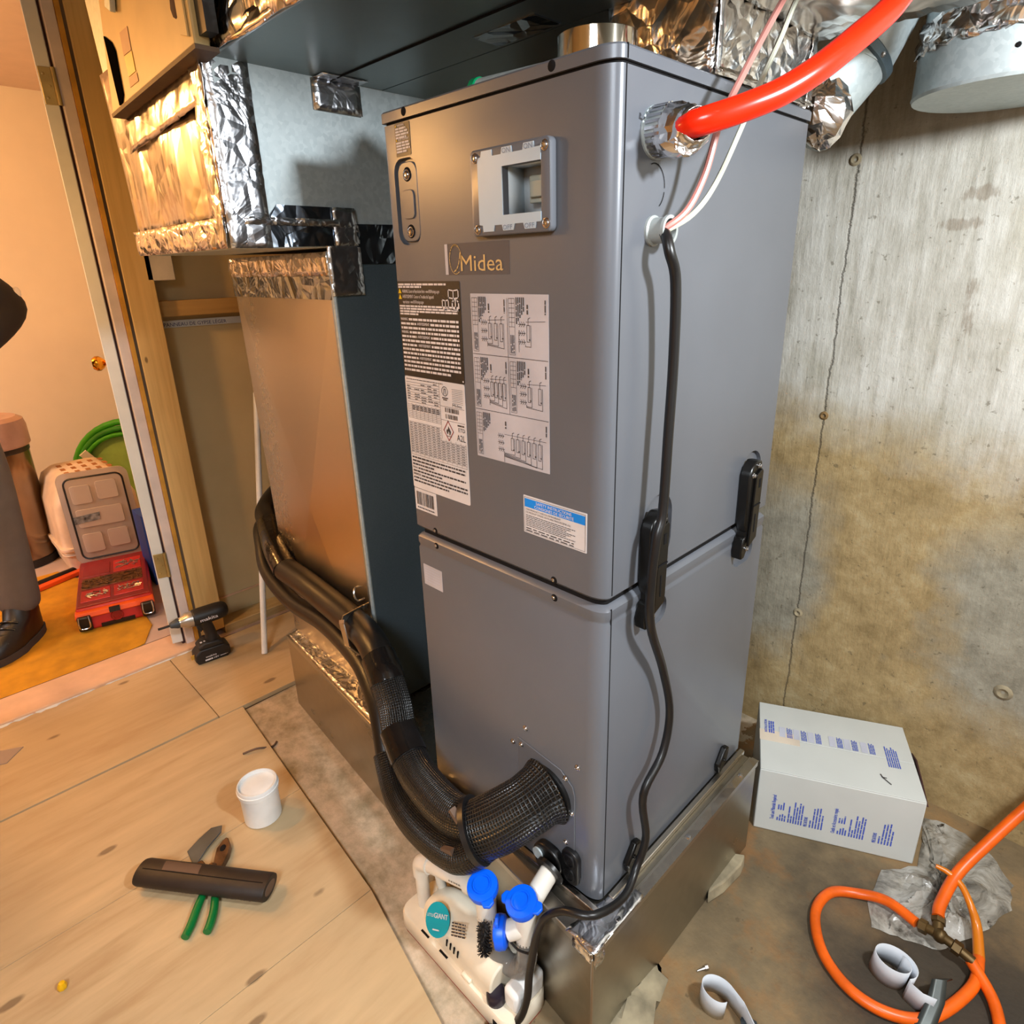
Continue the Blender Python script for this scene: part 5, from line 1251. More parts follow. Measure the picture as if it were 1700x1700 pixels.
def blue_cap(c, n, tab):
    c = Vector(c); n = Vector(n).normalized()
    o_ = obj('blue_cap', B().lathe([(0.027, -0.016), (0.0325, -0.012), (0.0345, 0.0), (0.033, 0.007), (0.0205, 0.0078), (0.0195, 0.012), (0.0170, 0.012), (0.0158, 0.0085), (0, 0.0085)], c, n, 30), 'blue_cap', dr, 'bright blue clean-out cap')
    tv = Vector(tab); tv = (tv - n * tv.dot(n)).normalized(); sv = n.cross(tv)
    for s_ in (1, -1):
        e = c + tv * s_ * 0.042
        b = B().prism([c + tv * s_ * 0.024 + sv * 0.014 - n * 0.004, e + sv * 0.012 - n * 0.004, e + tv * s_ * 0.006 - n * 0.004, e - sv * 0.012 - n * 0.004, c + tv * s_ * 0.024 - sv * 0.014 - n * 0.004], n * 0.008)
        obj('cap_tab', b, 'blue_cap', o_, bevel=0.002)
blue_cap((-0.194, -0.146, 0.024), (0.05, -0.25, 1), (1, -0.5, 0))
obj('tee_fitting', B().cyl((-0.10, -0.112, -0.075), (-0.10, -0.112, 0.018), 0.0225, 22).tube([(-0.105, -0.108, -0.012), (-0.10, -0.085, 0.02), (-0.102, -0.035, 0.045)], 0.021, 20, 5).tube([(-0.10, -0.112, -0.04), (-0.128, -0.135, -0.055)], 0.0215, 20, smooth=False), 'pvc', dr)
blue_cap((-0.10, -0.122, 0.038), (-0.05, -0.30, 1), (1, 0.35, 0))
blue_cap((-0.142, -0.149, -0.060), (-0.78, -0.62, -0.1), (0.1, 0, 1))
obj('rubber_flange', B().lathe([(0.024, -0.006), (0.034, -0.004), (0.034, 0.004), (0.024, 0.006)], (-0.1025, -0.033, 0.046), (0, 1, 0.25), 24), 'black_rub', dr)
obj('clear_trap', B().tube([(-0.10, -0.112, -0.07), (-0.10, -0.112, -0.135), (-0.112, -0.116, -0.175), (-0.145, -0.122, -0.19), (-0.178, -0.13, -0.165), (-0.193, -0.136, -0.11), (-0.195, -0.138, -0.06)], 0.0225, 20, 6), 'clear_pl', dr, 'clear plastic trap bend')
obj('tie_wire', B().tube([(-0.125, -0.14, -0.075), (-0.10, -0.138, -0.083), (-0.075, -0.13, -0.08)], 0.0025, 6), 'black_pl', dr)
bru = thing('trap_brush', 'small black bristle cleaning brush hanging from the blue capped tee', 'brush', (-0.17, -0.17, -0.13))
rr = random.Random(14)
b = B().cyl((-0.168, -0.172, -0.125), (-0.168, -0.172, -0.035), 0.003, 8)
obj('stem', b, 'black_pl', bru)
b = B()
for k in range(220):
    z = -0.125 + 0.08 * k / 220; a = k * 2.4; r_ = rr.uniform(0.013, 0.017)
    p = Vector((-0.168, -0.172, z)); q = p + Vector((math.cos(a), math.sin(a), rr.uniform(-.2, .2))) * r_; s_ = Vector((-math.sin(a), math.cos(a), 0)) * 0.0012
    b.add([p - s_, p + s_, q + s_ + Vector((0, 0, .001)), q - s_], [(0, 1, 2, 3)])
obj('bristles', b, 'brush', bru, kind='stuff')

# ==================================================================== THINGS ON THE FLOOR, RIGHT
ca = thing('carton', 'white cardboard carton with blue print on the floor by the concrete wall', 'box', (0.2, 0.9, -0.3))
c0 = Vector((0.041, 0.698, 0)); cu = Vector((0.373, 0.179, 0)); clen = cu.length; cu.normalize(); cw = Vector((-cu.y, cu.x, 0))
hc, dc_ = 0.213, 0.305
def cp(a, d, z): return c0 + cu * a + cw * d + Vector((0, 0, -0.2995 + z))
obj('body', B().hexa([cp(0, 0, 0), cp(clen, 0, 0), cp(clen, dc_, 0), cp(0, dc_, 0), cp(0, 0, hc), cp(clen, 0, hc), cp(clen, dc_, hc), cp(0, dc_, hc)]), 'carton', ca, bevel=0.003)
obj('top_flap', B().hexa([cp(0.001, 0.001, hc), cp(clen - 0.001, 0.001, hc), cp(clen - 0.001, dc_ * 0.47, hc), cp(0.001, dc_ * 0.47, hc), cp(0.001, 0.001, hc + 0.003), cp(clen - 0.001, 0.001, hc + 0.003), cp(clen - 0.001, dc_ * 0.47, hc + 0.004), cp(0.001, dc_ * 0.47, hc + 0.004)]), 'carton', ca, bevel=0.001)
obj('top_flap', B().hexa([cp(0.001, dc_ * 0.475, hc), cp(clen - 0.001, dc_ * 0.475, hc), cp(clen - 0.001, dc_ - 0.001, hc), cp(0.001, dc_ - 0.001, hc), cp(0.001, dc_ * 0.475, hc + 0.004), cp(clen - 0.001, dc_ * 0.475, hc + 0.004), cp(clen - 0.001, dc_ - 0.001, hc + 0.003), cp(0.001, dc_ - 0.001, hc + 0.003)]), 'carton', ca, bevel=0.001)
obj('packing_tape', B().hexa([cp(0, dc_ * 0.40, hc + 0.0042), cp(clen * 0.27, dc_ * 0.40, hc + 0.0042), cp(clen * 0.27, dc_ * 0.56, hc + 0.0042), cp(0, dc_ * 0.56, hc + 0.0042), cp(0, dc_ * 0.40, hc + 0.0047), cp(clen * 0.27, dc_ * 0.40, hc + 0.0047), cp(clen * 0.27, dc_ * 0.56, hc + 0.0047), cp(0, dc_ * 0.56, hc + 0.0047)]), 'ink_tan', ca)
rn = random.Random(15)
UPZ = Vector((0, 0, 1))
b = B(); b2 = B()
def ftext(s_, a, z, w, h_): text(b, s_, cp(a, 0, z), UPZ, -cu, w, h_ * 1.35, 0.001, 1)
def fline(a, z, w, h_=0.0035): greek(b, cp(a, 0, z), UPZ, -cu, w, h_, rn, 0.001, wmin=.01, wmax=.03, gap=.002)
ftext('Tools and Materials Required', 0.052, 0.045, 0.088, 0.008); ftext('Outils et Accessoires requis', 0.212, 0.045, 0.088, 0.008)
ftext('PRECAUTIONS', 0.140, 0.045, 0.034, 0.007); ftext('PRÉCAUTIONS', 0.315, 0.045, 0.034, 0.007)
for off in (0.0, 0.158):
    for k, (z, w) in enumerate(((0.045, .012), (.045, .022), (.045, .026), (.045, .022))): fline(0.063 + off + k * .0065, z, w)
    for k, (z, w) in enumerate(((0.085, .018), (.085, .018), (.085, .028))): fline(0.063 + off + k * .0065, z, w)
    for k, w in enumerate((.062, .026, 0.078, .062, .078, .074)): fline(0.092 + off + k * .0068, 0.045, w)
for off in (0.0, 0.175):
    for k, w in enumerate((.026, .07, .074, .076, .052)): fline(0.149 + off + k * .0075, 0.045, w)
obj('front_print', b, 'ink_blue', ca)
b = B()
TX = cw; TU = -cu
def tp(a, d): return cp(a, d, hc + 0.0048)
text(b, 'INSTALLATION', tp(0.022, dc_ * 0.52), TX, TU, 0.058, 0.008, 0.0006, 1)
for k in range(3): greek(b, tp(0.030 + k * 0.006, dc_ * 0.52), TX, TU, 0.055, 0.004, rn, 0.0006, wmin=.008, wmax=.02, gap=.002)
for k, a in enumerate((0.062, 0.102, 0.142, 0.200, 0.240, 0.285)):
    for q in range(4): greek(b, tp(a + 0.018 + q * 0.004, dc_ * 0.49), TX, TU, 0.045 - 0.004 * (q % 2), 0.0022, rn, 0.0006, wmin=.008, wmax=.02, gap=.0015)
for q in range(6): greek(b, tp(0.345 + q * 0.0055, dc_ * 0.36), TX, TU, 0.085 - 0.006 * (q % 3), 0.0028, rn, 0.0006, wmin=.01, wmax=.03, gap=.0015)
obj('top_print', b, 'ink_blue', ca)
b = B()
for k, a in enumerate((0.060, 0.100, 0.140, 0.198, 0.238, 0.283)):
    b.quad(tp(a - 0.004, dc_ * 0.49) + UPZ * .0002, tp(a + 0.013, dc_ * 0.49) + UPZ * .0002, tp(a + 0.013, dc_ * 0.49 + 0.045) + UPZ * .0002, tp(a - 0.004, dc_ * 0.49 + 0.045) + UPZ * .0002)
obj('picture_print', b, 'ink_lblue', ca)
b = B(); stroke(b, [tp(0.318, dc_ * 0.20), tp(0.335, dc_ * 0.13)], 0.003, (0, 0, 1)); stroke(b, [tp(0.315, dc_ * 0.235), tp(0.318, dc_ * 0.20), tp(0.327, dc_ * 0.20)], 0.003, (0, 0, 1))
obj('arrow_print', b, 'ink', ca)
obj('torn_edge', B().prism([cp(clen + 0.0005, 0.0, hc - 0.01), cp(clen + 0.001, 0.08, hc + 0.004), cp(clen + 0.004, 0.16, hc + 0.006), cp(clen + 0.002, 0.2, hc - 0.004), cp(clen + 0.0005, 0.1, hc - 0.03)], cu * 0.004), 'gap_brown', ca)

# crumpled dirty plastic
rr = random.Random(16)
ctr = Vector((0.50, 0.80, -0.3))
out = [(0.358, 0.80), (0.363, 0.672), (0.392, 0.613), (0.457, 0.633), (0.527, 0.66), (0.562, 0.729), (0.599, 0.799), (0.629, 0.903), (0.62, 0.985), (0.565, 1.055), (0.498, 1.085), (0.431, 1.09), (0.395, 1.07), (0.405, 1.0), (0.425, 0.88)]
N = len(out); rings = []
for j in range(11):
    t_ = j / 10
    ring = []
    for k in range(N * 4):
        i = k // 4; f = (k % 4) / 4
        p = Vector((*out[i], 0)).lerp(Vector((*out[(i + 1) % N], 0)), f)
        c = Vector((ctr.x, ctr.y, 0)).lerp(p, 1 - t_)
        z = -0.2985 + (0.032 * math.sin(t_ * 1.5) * (0.6 + 0.4 * math.sin(k * 0.5 + j)) + rr.uniform(0, 0.012) * (0.3 + t_))
        ring.append((c.x + rr.uniform(-.004, .004), c.y + rr.uniform(-.004, .004), z if j else -0.298))
    rings.append(ring)
obj('plastic_sheet', B().loft(rings), 'bag', label='crumpled dirty translucent plastic sheet lying right of the carton', cat='plastic sheet', ang=25)

# orange gas hose with brass tee
gh = thing('gas_hose', 'orange torch hose looping on the floor from a brass tee, lower right', 'hose', (0.45, 0.6, -0.3))
T0 = Vector((0.508, 0.672, -0.245))
up_ = [(0.506, 0.69, -0.234), (0.502, 0.725, -0.225), (0.514, 0.81, -0.19), (0.551, 0.893, -0.13), (0.598, 0.974, -0.05), (0.65, 1.03, 0.05), (0.72, 1.06, 0.15)]
obj('hose', B().tube(up_, 0.0135, 14, 7), 'or_hose', gh, 'hose rising along the wall')
lp = [(0.47, 0.665, -0.262), (0.40, 0.685, -0.270), (0.335, 0.67, -0.2865), (0.285, 0.625, -0.2865), (0.278, 0.545, -0.2865), (0.325, 0.46, -0.2865), (0.40, 0.415, -0.2865), (0.48, 0.42, -0.2865), (0.55, 0.475, -0.2865), (0.600, 0.60, -0.280), (0.597, 0.683, -0.275), (0.578, 0.74, -0.25), (0.557, 0.761, -0.22), (0.528, 0.788, -0.2), (0.497, 0.796, -0.19), (0.469, 0.791, -0.185)]
obj('hose', B().tube(lp[:11], 0.0125, 14, 7), 'or_hose', gh, 'hose looping on the floor')
obj('hose', B().tube(lp[10:], [0.0125, 0.011, 0.0085, 0.0075, 0.007, 0.005], 12, 7), 'yel_tube', gh, 'amber tapering hose end')
obj('tee_body', B().tube([(0.475, 0.665, -0.261), (0.53, 0.657, -0.25), (0.59, 0.648, -0.258)], 0.011, 12, 5).tube([(0.515, 0.66, -0.252), (0.506, 0.695, -0.238)], 0.012, 12, smooth=False).ball((0.52, 0.659, -0.252), 0.017, 12), 'brass', gh, 'tarnished brass tee')
for (p, d) in (((0.485, 0.6635, -0.259), (1, -0.1, 0.2)), ((0.555, 0.653, -0.252), (1, -0.1, -0.1)), ((0.508, 0.69, -0.241), (-0.2, 1, 0.3))):
    obj('hose_nut', B().lathe([(0.013, -0.01), (0.016, -0.008), (0.016, 0.008), (0.013, 0.01)], p, d, 6), 'brass', gh)
obj('hose', B().tube([(0.585, 0.65, -0.262), (0.64, 0.60, -0.28), (0.67, 0.52, -0.2865), (0.69, 0.43, -0.2865), (0.74, 0.36, -0.2865)], 0.0125, 12, 6), 'or_hose', gh)

# curled strips of white plastic and a dark strap
def curl(name, c, r0, turns, h_, a0, tail, lab, mat='strip'):
    pts = []
    for k in range(40):
        t_ = k / 39; a = a0 + turns * 2 * math.pi * t_; r_ = r0 * (1 - 0.35 * t_)
        pts.append(Vector((c[0] + r_ * math.cos(a), c[1] + r_ * math.sin(a) * 0.75, -0.2995)))
    pts = [Vector((*q, -0.2995)) for q in tail] + pts
    b = B()
    b.grid(lambda u, v: pts[min(int(u * (len(pts) - 1) + 0.5), len(pts) - 1)] + Vector((0.25 * v * h_ * 0.4, -0.1 * v * h_, v * h_)), len(pts) - 1, 2)
    obj(name, b, mat, label=lab, cat='scrap', solid=0.0012)
curl('plastic_strip', (0.455, 0.515), 0.048, 1.3, 0.068, -0.7, [(0.545, 0.485), (0.52, 0.478), (0.495, 0.484)], 'white plastic strip curled into a ring inside the orange hose loop')
curl('plastic_strip', (0.198, 0.178), 0.042, 0.75, 0.07, 1.2, [(0.34, 0.13), (0.30, 0.16), (0.25, 0.195)], 'bent white plastic strip at the bottom edge right of the plenum')
b = B()
pth = [Vector(p) for p in ((0.555, 0.56, -0.255), (0.545, 0.53, -0.235), (0.55, 0.49, -0.255), (0.545, 0.44, -0.285), (0.54, 0.36, -0.298))]
b.grid(lambda u, v: pth[min(int(u * 4 + .5), 4)] + Vector((0.036 * (v - .5) * (0.55 + u * .6), 0.018 * (v - .5), 0)), 4, 3)
obj('metal_strap', b, 'dark_metal', label='twisted dark metal strap scrap beside the curled white strip', cat='strap', solid=0.0025)
b = crumple((0.275, 0.185, -0.285), None, 0.018, 19, 6, 0.25); b.v = [(v[0], v[1], max(v[2], -0.2995)) for v in b.v]
obj('stone_chip', b, 'slate', label='small dark stone chip beside the bent white strip', cat='stone')
scr = thing('hex_screw', 'small silver hex screw lying on the concrete floor right of the plenum', 'screw', (0.137, 0.227, -0.3))
obj('shank', B().cyl((0.143, 0.236, -0.2945), (0.132, 0.219, -0.2965), 0.0042, 8, 0.002), 'chrome', scr)
obj('head', B().cyl((0.143, 0.236, -0.294), (0.147, 0.242, -0.2935), 0.0062, 6), 'chrome', scr)

# ==================================================================== THINGS ON THE PLYWOOD
ZP = -0.2815
tb = thing('white_tub', 'open white plastic tub standing on the plywood floor', 'tub', (-1.043, -0.291, ZP))
obj('wall', B().lathe([(0.0, 0.002), (0.049, 0.0005), (0.053, 0.004), (0.0535, 0.098), (0.0575, 0.101), (0.0575, 0.124), (0.0555, 0.128), (0.053, 0.128), (0.0515, 0.122), (0.050, 0.008), (0, 0.006)], (-1.043, -0.291, ZP), (0, 0, 1), 40), 'white_pl', tb)
obj('rim_ring', B().lathe([(0.0577, 0), (0.0595, 0.001), (0.0595, 0.006), (0.0577, 0.007)], (-1.043, -0.291, ZP + 0.110), (0, 0, 1), 40), 'white_pl', tb)
def tlab(u, v):
    a = math.radians(176 + u * 38); z = 0.012 + v * 0.078; r_ = 0.0542
    return Vector((-1.043 + r_ * math.cos(a), -0.291 + r_ * math.sin(a), ZP + z))
obj('ochre_label', B().grid(tlab, 8, 3), 'ochre', tb)
pt = thing('foam_tube', 'short piece of black foam pipe insulation lying across green pliers', 'tube', (-0.92, -0.5, ZP + 0.02))
a_ = Vector((-1.068, -0.617, ZP + 0.036)); c_ = Vector((-0.766, -0.395, ZP + 0.036))
pd = (c_ - a_).normalized(); pn = Vector((-pd.y, pd.x, 0))
ring = [(0.0345 * math.cos(t_) * 1.12, 0.026 * math.sin(t_)) for t_ in [2 * math.pi * k / 26 for k in range(26)]]
rin = [(x * 0.62, y * 0.55) for x, y in ring]
def rg(base_, prof, sh=0.0): return [base_ + pn * (x + sh * y) + Vector((0, 0, y)) for x, y in prof]
obj('outer_wall', B().loft([rg(a_ + pd * 0.004, [(x * .93, y * .93) for x, y in ring]), rg(a_ + pd * 0.012, ring), rg(c_ - pd * 0.004, ring), rg(c_, [(x * .97, y * .97) for x, y in ring])]), 'pipe_foam', pt)
obj('tube_end', B().loft([rg(c_ - pd * 0.002, rin), rg(c_ + pd * 0.0012, rin)]), 'grey_patch', pt)
obj('slit', B().loft([rg(a_ + pd * 0.02 + Vector((0, 0, 0.0005)), [(-0.010, 0.0250), (-0.0085, 0.0253), (-0.0085, 0.0259), (-0.010, 0.0256)]), rg(c_ - pd * 0.01 + Vector((0, 0, 0.0005)), [(-0.010, 0.0250), (-0.0085, 0.0253), (-0.0085, 0.0259), (-0.010, 0.0256)])]), 'cab_in', pt)
b = B()
b.grid(lambda u, v: a_ + pd * (0.07 + 0.105 * u + 0.01 * (v - .5)) + pn * (0.0391 * math.cos(0.9 + v * 0.85)) + Vector((0, 0, 0.0264 * math.sin(0.9 + v * 0.85))), 4, 6)
obj('dusty_patch', b, 'grey_patch', pt)
b = B(); rn = random.Random(18)
for (u0, ww) in ((0.03, 0.15), (0.22, 0.03), (0.262, 0.035), (0.31, 0.03)):
    th = 3.75
    greek(b, a_ + pd * u0 + pn * (0.0396 * math.cos(th)) + Vector((0, 0, 0.0268 * math.sin(th))), pd, Vector((0, 0, 0.9)) - pn * 0.5, ww, 0.007, rn, 0.0005, wmin=.004, wmax=.012, gap=.002)
obj('print', b, 'grey_patch', pt)
pr_ = thing('pliers', 'slip-joint pliers with green grips poking out under the black foam tube', 'pliers', (-0.86, -0.52, ZP))
h1 = [(-0.96, -0.47, ZP + 0.018), (-0.91, -0.505, ZP + 0.016), (-0.868, -0.545, ZP + 0.012), (-0.835, -0.572, ZP + 0.010), (-0.812, -0.595, ZP + 0.010)]
h2 = [(-0.955, -0.465, ZP + 0.018), (-0.885, -0.492, ZP + 0.016), (-0.835, -0.515, ZP + 0.012), (-0.805, -0.535, ZP + 0.010), (-0.786, -0.552, ZP + 0.010)]
obj('grip', B().tube(h1[1:], [0.009, 0.0105, 0.011, 0.010], 12, 6), 'green_grip', pr_)
obj('grip', B().tube(h2[1:], [0.009, 0.0105, 0.011, 0.010], 12, 6), 'green_grip', pr_)
hd = Vector((-0.985, -0.435, ZP + 0.001))
jd = Vector((-0.82, 0.57, 0)).normalized(); jn = Vector((-jd.y, jd.x, 0))
b = B().prism([hd + jd * a + jn * c for a, c in ((-0.05, -0.012), (-0.01, -0.02), (0.02, -0.019), (0.045, -0.007), (0.05, 0.0), (0.04, 0.008), (0.015, 0.018), (-0.02, 0.016), (-0.06, 0.012))], (0, 0, 0.02))
obj('jaw', b, 'steel_dull', pr_, bevel=0.003)
obj('jaw_hole', B().lathe([(0.009, 0), (0.0085, 0.0006), (0, 0.0006)], hd + jd * 0.012 + Vector((0, 0, 0.02)), (0, 0, 1), 12, 1.3, 0.9, jd), 'cab_in', pr_)
obj('jaw', B().prism([hd + jd * a + jn * c for a, c in ((-0.07, 0.02), (-0.035, 0.03), (-0.012, 0.05), (-0.018, 0.062), (-0.035, 0.06), (-0.06, 0.045), (-0.08, 0.03))], (0, 0, 0.016)), 'steel_dull', pr_, bevel=0.003)
obj('pivot', B().cyl(h1[0], h1[1], 0.012, 12), 'steel_dull', pr_)
b = B().prism([(-1.075, -0.50, ZP + 0.001), (-1.005, -0.505, ZP + 0.001), (-1.035, -0.455, ZP + 0.012), (-1.052, -0.41, ZP + 0.02), (-1.072, -0.40, ZP + 0.022), (-1.09, -0.425, ZP + 0.018), (-1.088, -0.46, ZP + 0.008)], (0, 0, 0.004))
obj('metal_offcut', b, 'slate', label='pointed slate grey metal offcut behind the black foam tube', cat='scrap', bevel=0.001)
obj('wire_nut', B().lathe([(0.009, 0), (0.0105, 0.003), (0.009, 0.012), (0.006, 0.018), (0, 0.019)], (-0.904, -0.835, ZP), (0.1, 0.1, 1), 8), 'yellow_pl', label='tiny bright yellow wire nut on the plywood', cat='wire nut')
obj('wire_offcut', B().tube([(-1.345, -0.225, -0.278), (-1.325, -0.185, -0.27), (-1.325, -0.135, -0.294), (-1.34, -0.11, -0.296)], 0.0035, 8), 'grey_patch', label='short curved brown wire offcut at the plywood edge', cat='wire')
b = B().prism([(-2.03, -0.86, ZP + 0.0005), (-1.985, -0.80, ZP + 0.0005), (-1.955, -0.745, ZP + 0.0005), (-1.90, -0.80, ZP + 0.0005), (-1.935, -0.9, ZP + 0.0005)], (0, 0, 0.003))
obj('foil_bag_scrap', b, 'smoke', label='crumpled piece of clear film at the left edge of the plywood', cat='scrap')

# impact driver
idr = thing('impact_driver', 'black cordless impact driver standing on its battery by the stud', 'power tool', (-2.03, -0.07, ZP))
q0 = Vector((-2.03, -0.068, ZP)); ix = Vector((0.10, 0.995, 0)); iy = Vector((-0.995, 0.10, 0))   # ix: backwards (away from the bit)
def ip(a, c, z): return q0 + ix * a + iy * c + Vector((0, 0, z))
def ipr(poly, c0_, c1_): return B().prism([ip(a, c0_, z) for a, z in poly], iy * (c1_ - c0_))
obj('battery', ipr([(-0.062, 0.002), (0.055, 0.0), (0.07, 0.012), (0.07, 0.05), (0.045, 0.064), (-0.045, 0.066), (-0.068, 0.045), (-0.07, 0.02)], -0.036, 0.036), 'tool_black', idr, bevel=0.006, bseg=3)
obj('grip_base', ipr([(-0.05, 0.064), (0.052, 0.062), (0.046, 0.078), (0.03, 0.088), (-0.028, 0.092), (-0.05, 0.078)], -0.034, 0.034), 'tool_black', idr, bevel=0.006)
obj('grip', B().tube([ip(0.012, 0, 0.08), ip(0.012, 0, 0.12), ip(0.004, 0, 0.155), ip(-0.004, 0, 0.185)], [0.028, 0.023, 0.024, 0.03], 16, 5), 'tool_black', idr)
hx = lambda a, dz=0: ip(a, 0, 0.205 + a * 0.0 + dz)
obj('motor_housing', B().tube([hx(-0.045), hx(-0.035), hx(0.0), hx(0.05), hx(0.078), hx(0.092), hx(0.097)], [0.032, 0.036, 0.037, 0.037, 0.034, 0.024, 0.008], 20, 4), 'tool_black', idr)
obj('gear_case', B().lathe([(0.034, 0), (0.032, 0.025), (0.022, 0.042), (0.020, 0.05)], hx(-0.044), -ix, 22), 'tool_steel', idr, 'silver nose')
obj('chuck', B().lathe([(0.020, 0), (0.021, 0.01), (0.015, 0.024), (0.012, 0.034), (0.006, 0.038)], hx(-0.092), -ix, 16), M['slate'], idr)
obj('driver_bit', B().cyl(hx(-0.125), hx(-0.172), 0.005, 6), 'tool_black', idr)
obj('trigger', ipr([(-0.022, 0.135), (-0.034, 0.15), (-0.036, 0.168), (-0.02, 0.172), (-0.012, 0.15)], -0.01, 0.01), 'tool_black', idr, bevel=0.003)
b = B(); sid = -iy
text(b, 'makita', ip(-0.022, -0.0372, 0.195), ix, UPZ, 0.068, 0.015, 0.001, 1)
obj('brand_letters', b, 'ink_white', idr)
b = B(); text(b, 'makita', ip(-0.03, -0.0363, 0.026), ix, UPZ, 0.042, 0.008, 0.0012, 1); text(b, '18V', ip(0.0, -0.0363, 0.012), ix, UPZ, 0.02, 0.008, 0.0012, 1)
greek(b, ip(-0.035, -0.0363, 0.012), ix, UPZ, 0.03, 0.007, rn, 0.0012, wmin=.02, wmax=.03, gap=.001); greek(b, ip(0.025, -0.0363, 0.014), ix, UPZ, 0.03, 0.0025, rn, 0.0012, wmin=.02, wmax=.03)
obj('battery_letters', b, 'ink_white', idr)
obj('indicator_lights', B().obox(ip(-0.033, -0.012, 0.0905), (0.01, 0.008, 0.002)).obox(ip(-0.02, -0.012, 0.0915), (0.008, 0.006, 0.002)), 'ink_white', idr)
obj('battery_latch', B().obox(ip(-0.0705, -0.01, 0.034), (0.003, 0.022, 0.02)), 'foam_yel', idr)
# leaning white pole
obj('white_pole', B().cyl((-1.885, 0.098, ZP + 0.001), (-2.185, 0.368, 0.78), 0.0125, 14), 'white_pl', label='thin white plastic pole leaning beside the tall duct', cat='pole')

# ==================================================================== HALL THINGS
ZM = -0.2865
mt = [(-2.345, -2.0), (-2.345, -0.32), (-2.37, -0.235), (-2.52, -0.16), (-2.9, -0.14), (-3.55, -0.34), (-3.6, -2.0)]
obj('floor_mat', B().plan(mt, ZM, ZM + 0.006), 'mat', label='ochre yellow mat on the hall floor inside the doorway', cat='mat', bevel=0.002)
# bin
tc = thing('trash_can', 'round stainless steel trash can with pinkish lid against the hall wall', 'bin', (-3.87, -0.45, ZM))
bc = (-3.87, -0.44, ZM)
obj('body', B().lathe([(0.165, 0.03), (0.17, 0.68)], bc, (0, 0, 1), 40), 'bin_steel', tc)
obj('base_ring', B().lathe([(0.168, 0.0), (0.172, 0.003), (0.172, 0.045), (0.166, 0.048)], bc, (0, 0, 1), 40), 'black_pl', tc)
obj('rim_band', B().lathe([(0.172, 0.66), (0.174, 0.664), (0.174, 0.69), (0.17, 0.694)], bc, (0, 0, 1), 40), 'black_pl', tc)
obj('lid', B().lathe([(0.178, 0.69), (0.186, 0.70), (0.186, 0.80), (0.178, 0.835), (0.155, 0.85), (0.15, 0.853), (0.14, 0.85), (0, 0.85)], bc, (0, 0, 1), 40), 'bin_lid', tc)
obj('lid_sensor', B().lathe([(0.016, 0), (0.014, 0.002), (0, 0.002)], (bc[0] + 0.03, bc[1] - 0.05, ZM + 0.85), (0, 0, 1), 14), 'gap_brown', tc)
# green pop-up hoop
gh_ = thing('green_hoop', 'lime green fabric hoop leaning on the hall wall behind the carrier', 'hoop', (-4.1, 0.25, ZM))
gc = Vector((-4.12, 0.27, 0.055)); gx = Vector((0.45, 0.89, 0)); gz = Vector((-0.12, 0.06, 0.99)).normalized()
def gp(a, r): return gc + gx * (r * math.cos(a)) + gz * (r * math.sin(a))
for k, (r_, w_) in enumerate(((0.325, 0.022), (0.285, 0.020), (0.25, 0.014))):
    pts = [gp(2 * math.pi * q / 36, r_) + Vector((0.012 * k, -0.02 * k, 0)) for q in range(37)]
    obj('hoop_tube', B().tube(pts, w_, 10, 1, smooth=False), 'lime' if k != 1 else plain('deep_green_fabric', srgb(40, 140, 30), 0.6, 0, 0.2), gh_)
gn = gx.cross(gz).normalized()
obj('pale_panel', B().lathe([(0.27, -0.008), (0.27, 0.004), (0.18, 0.012), (0, 0.014)], gc, gn if gn.x > 0 else -gn, 36), 'lime_pale', gh_)
obj('white_tag', B().obox(gp(math.radians(165), 0.2) + Vector((0.03, -0.05, 0.07)), (0.02, 0.05, 0.09), Matrix.Rotation(0.6, 3, 'X')), 'white_pl', gh_)
# pet carrier
pc = thing('pet_carrier', 'beige plastic pet carrier with slotted top behind the red organizer', 'carrier', (-3.45, -0.1, ZM))
def cring(z, i): return [(x, y, z) for x, y in rrect(-3.98 + i, -3.42 - i, -0.30 + i, 0.12 - i, 0.05)]
obj('lower_shell', B().loft([cring(ZM + 0.001, 0.03), cring(ZM + 0.02, 0.012), cring(-0.14, 0.0)]), 'carrier', pc)
obj('ridge', B().loft([cring(-0.145, -0.014), cring(-0.125, -0.014)]).loft([cring(-0.175, -0.008), cring(-0.165, -0.008)]), 'carrier', pc, bevel=0.004)
obj('upper_shell', B().loft([cring(-0.125, 0.0), cring(0.10, 0.01), cring(0.21, 0.05), cring(0.245, 0.09)]), 'carrier', pc)
for i in range(3):
    for j in range(5):
        obj('vent_slot', B().obox((-3.60 - i * 0.10, -0.17 + j * 0.052, 0.2456), (0.05, 0.022, 0.003)), 'carrier_hole', pc)
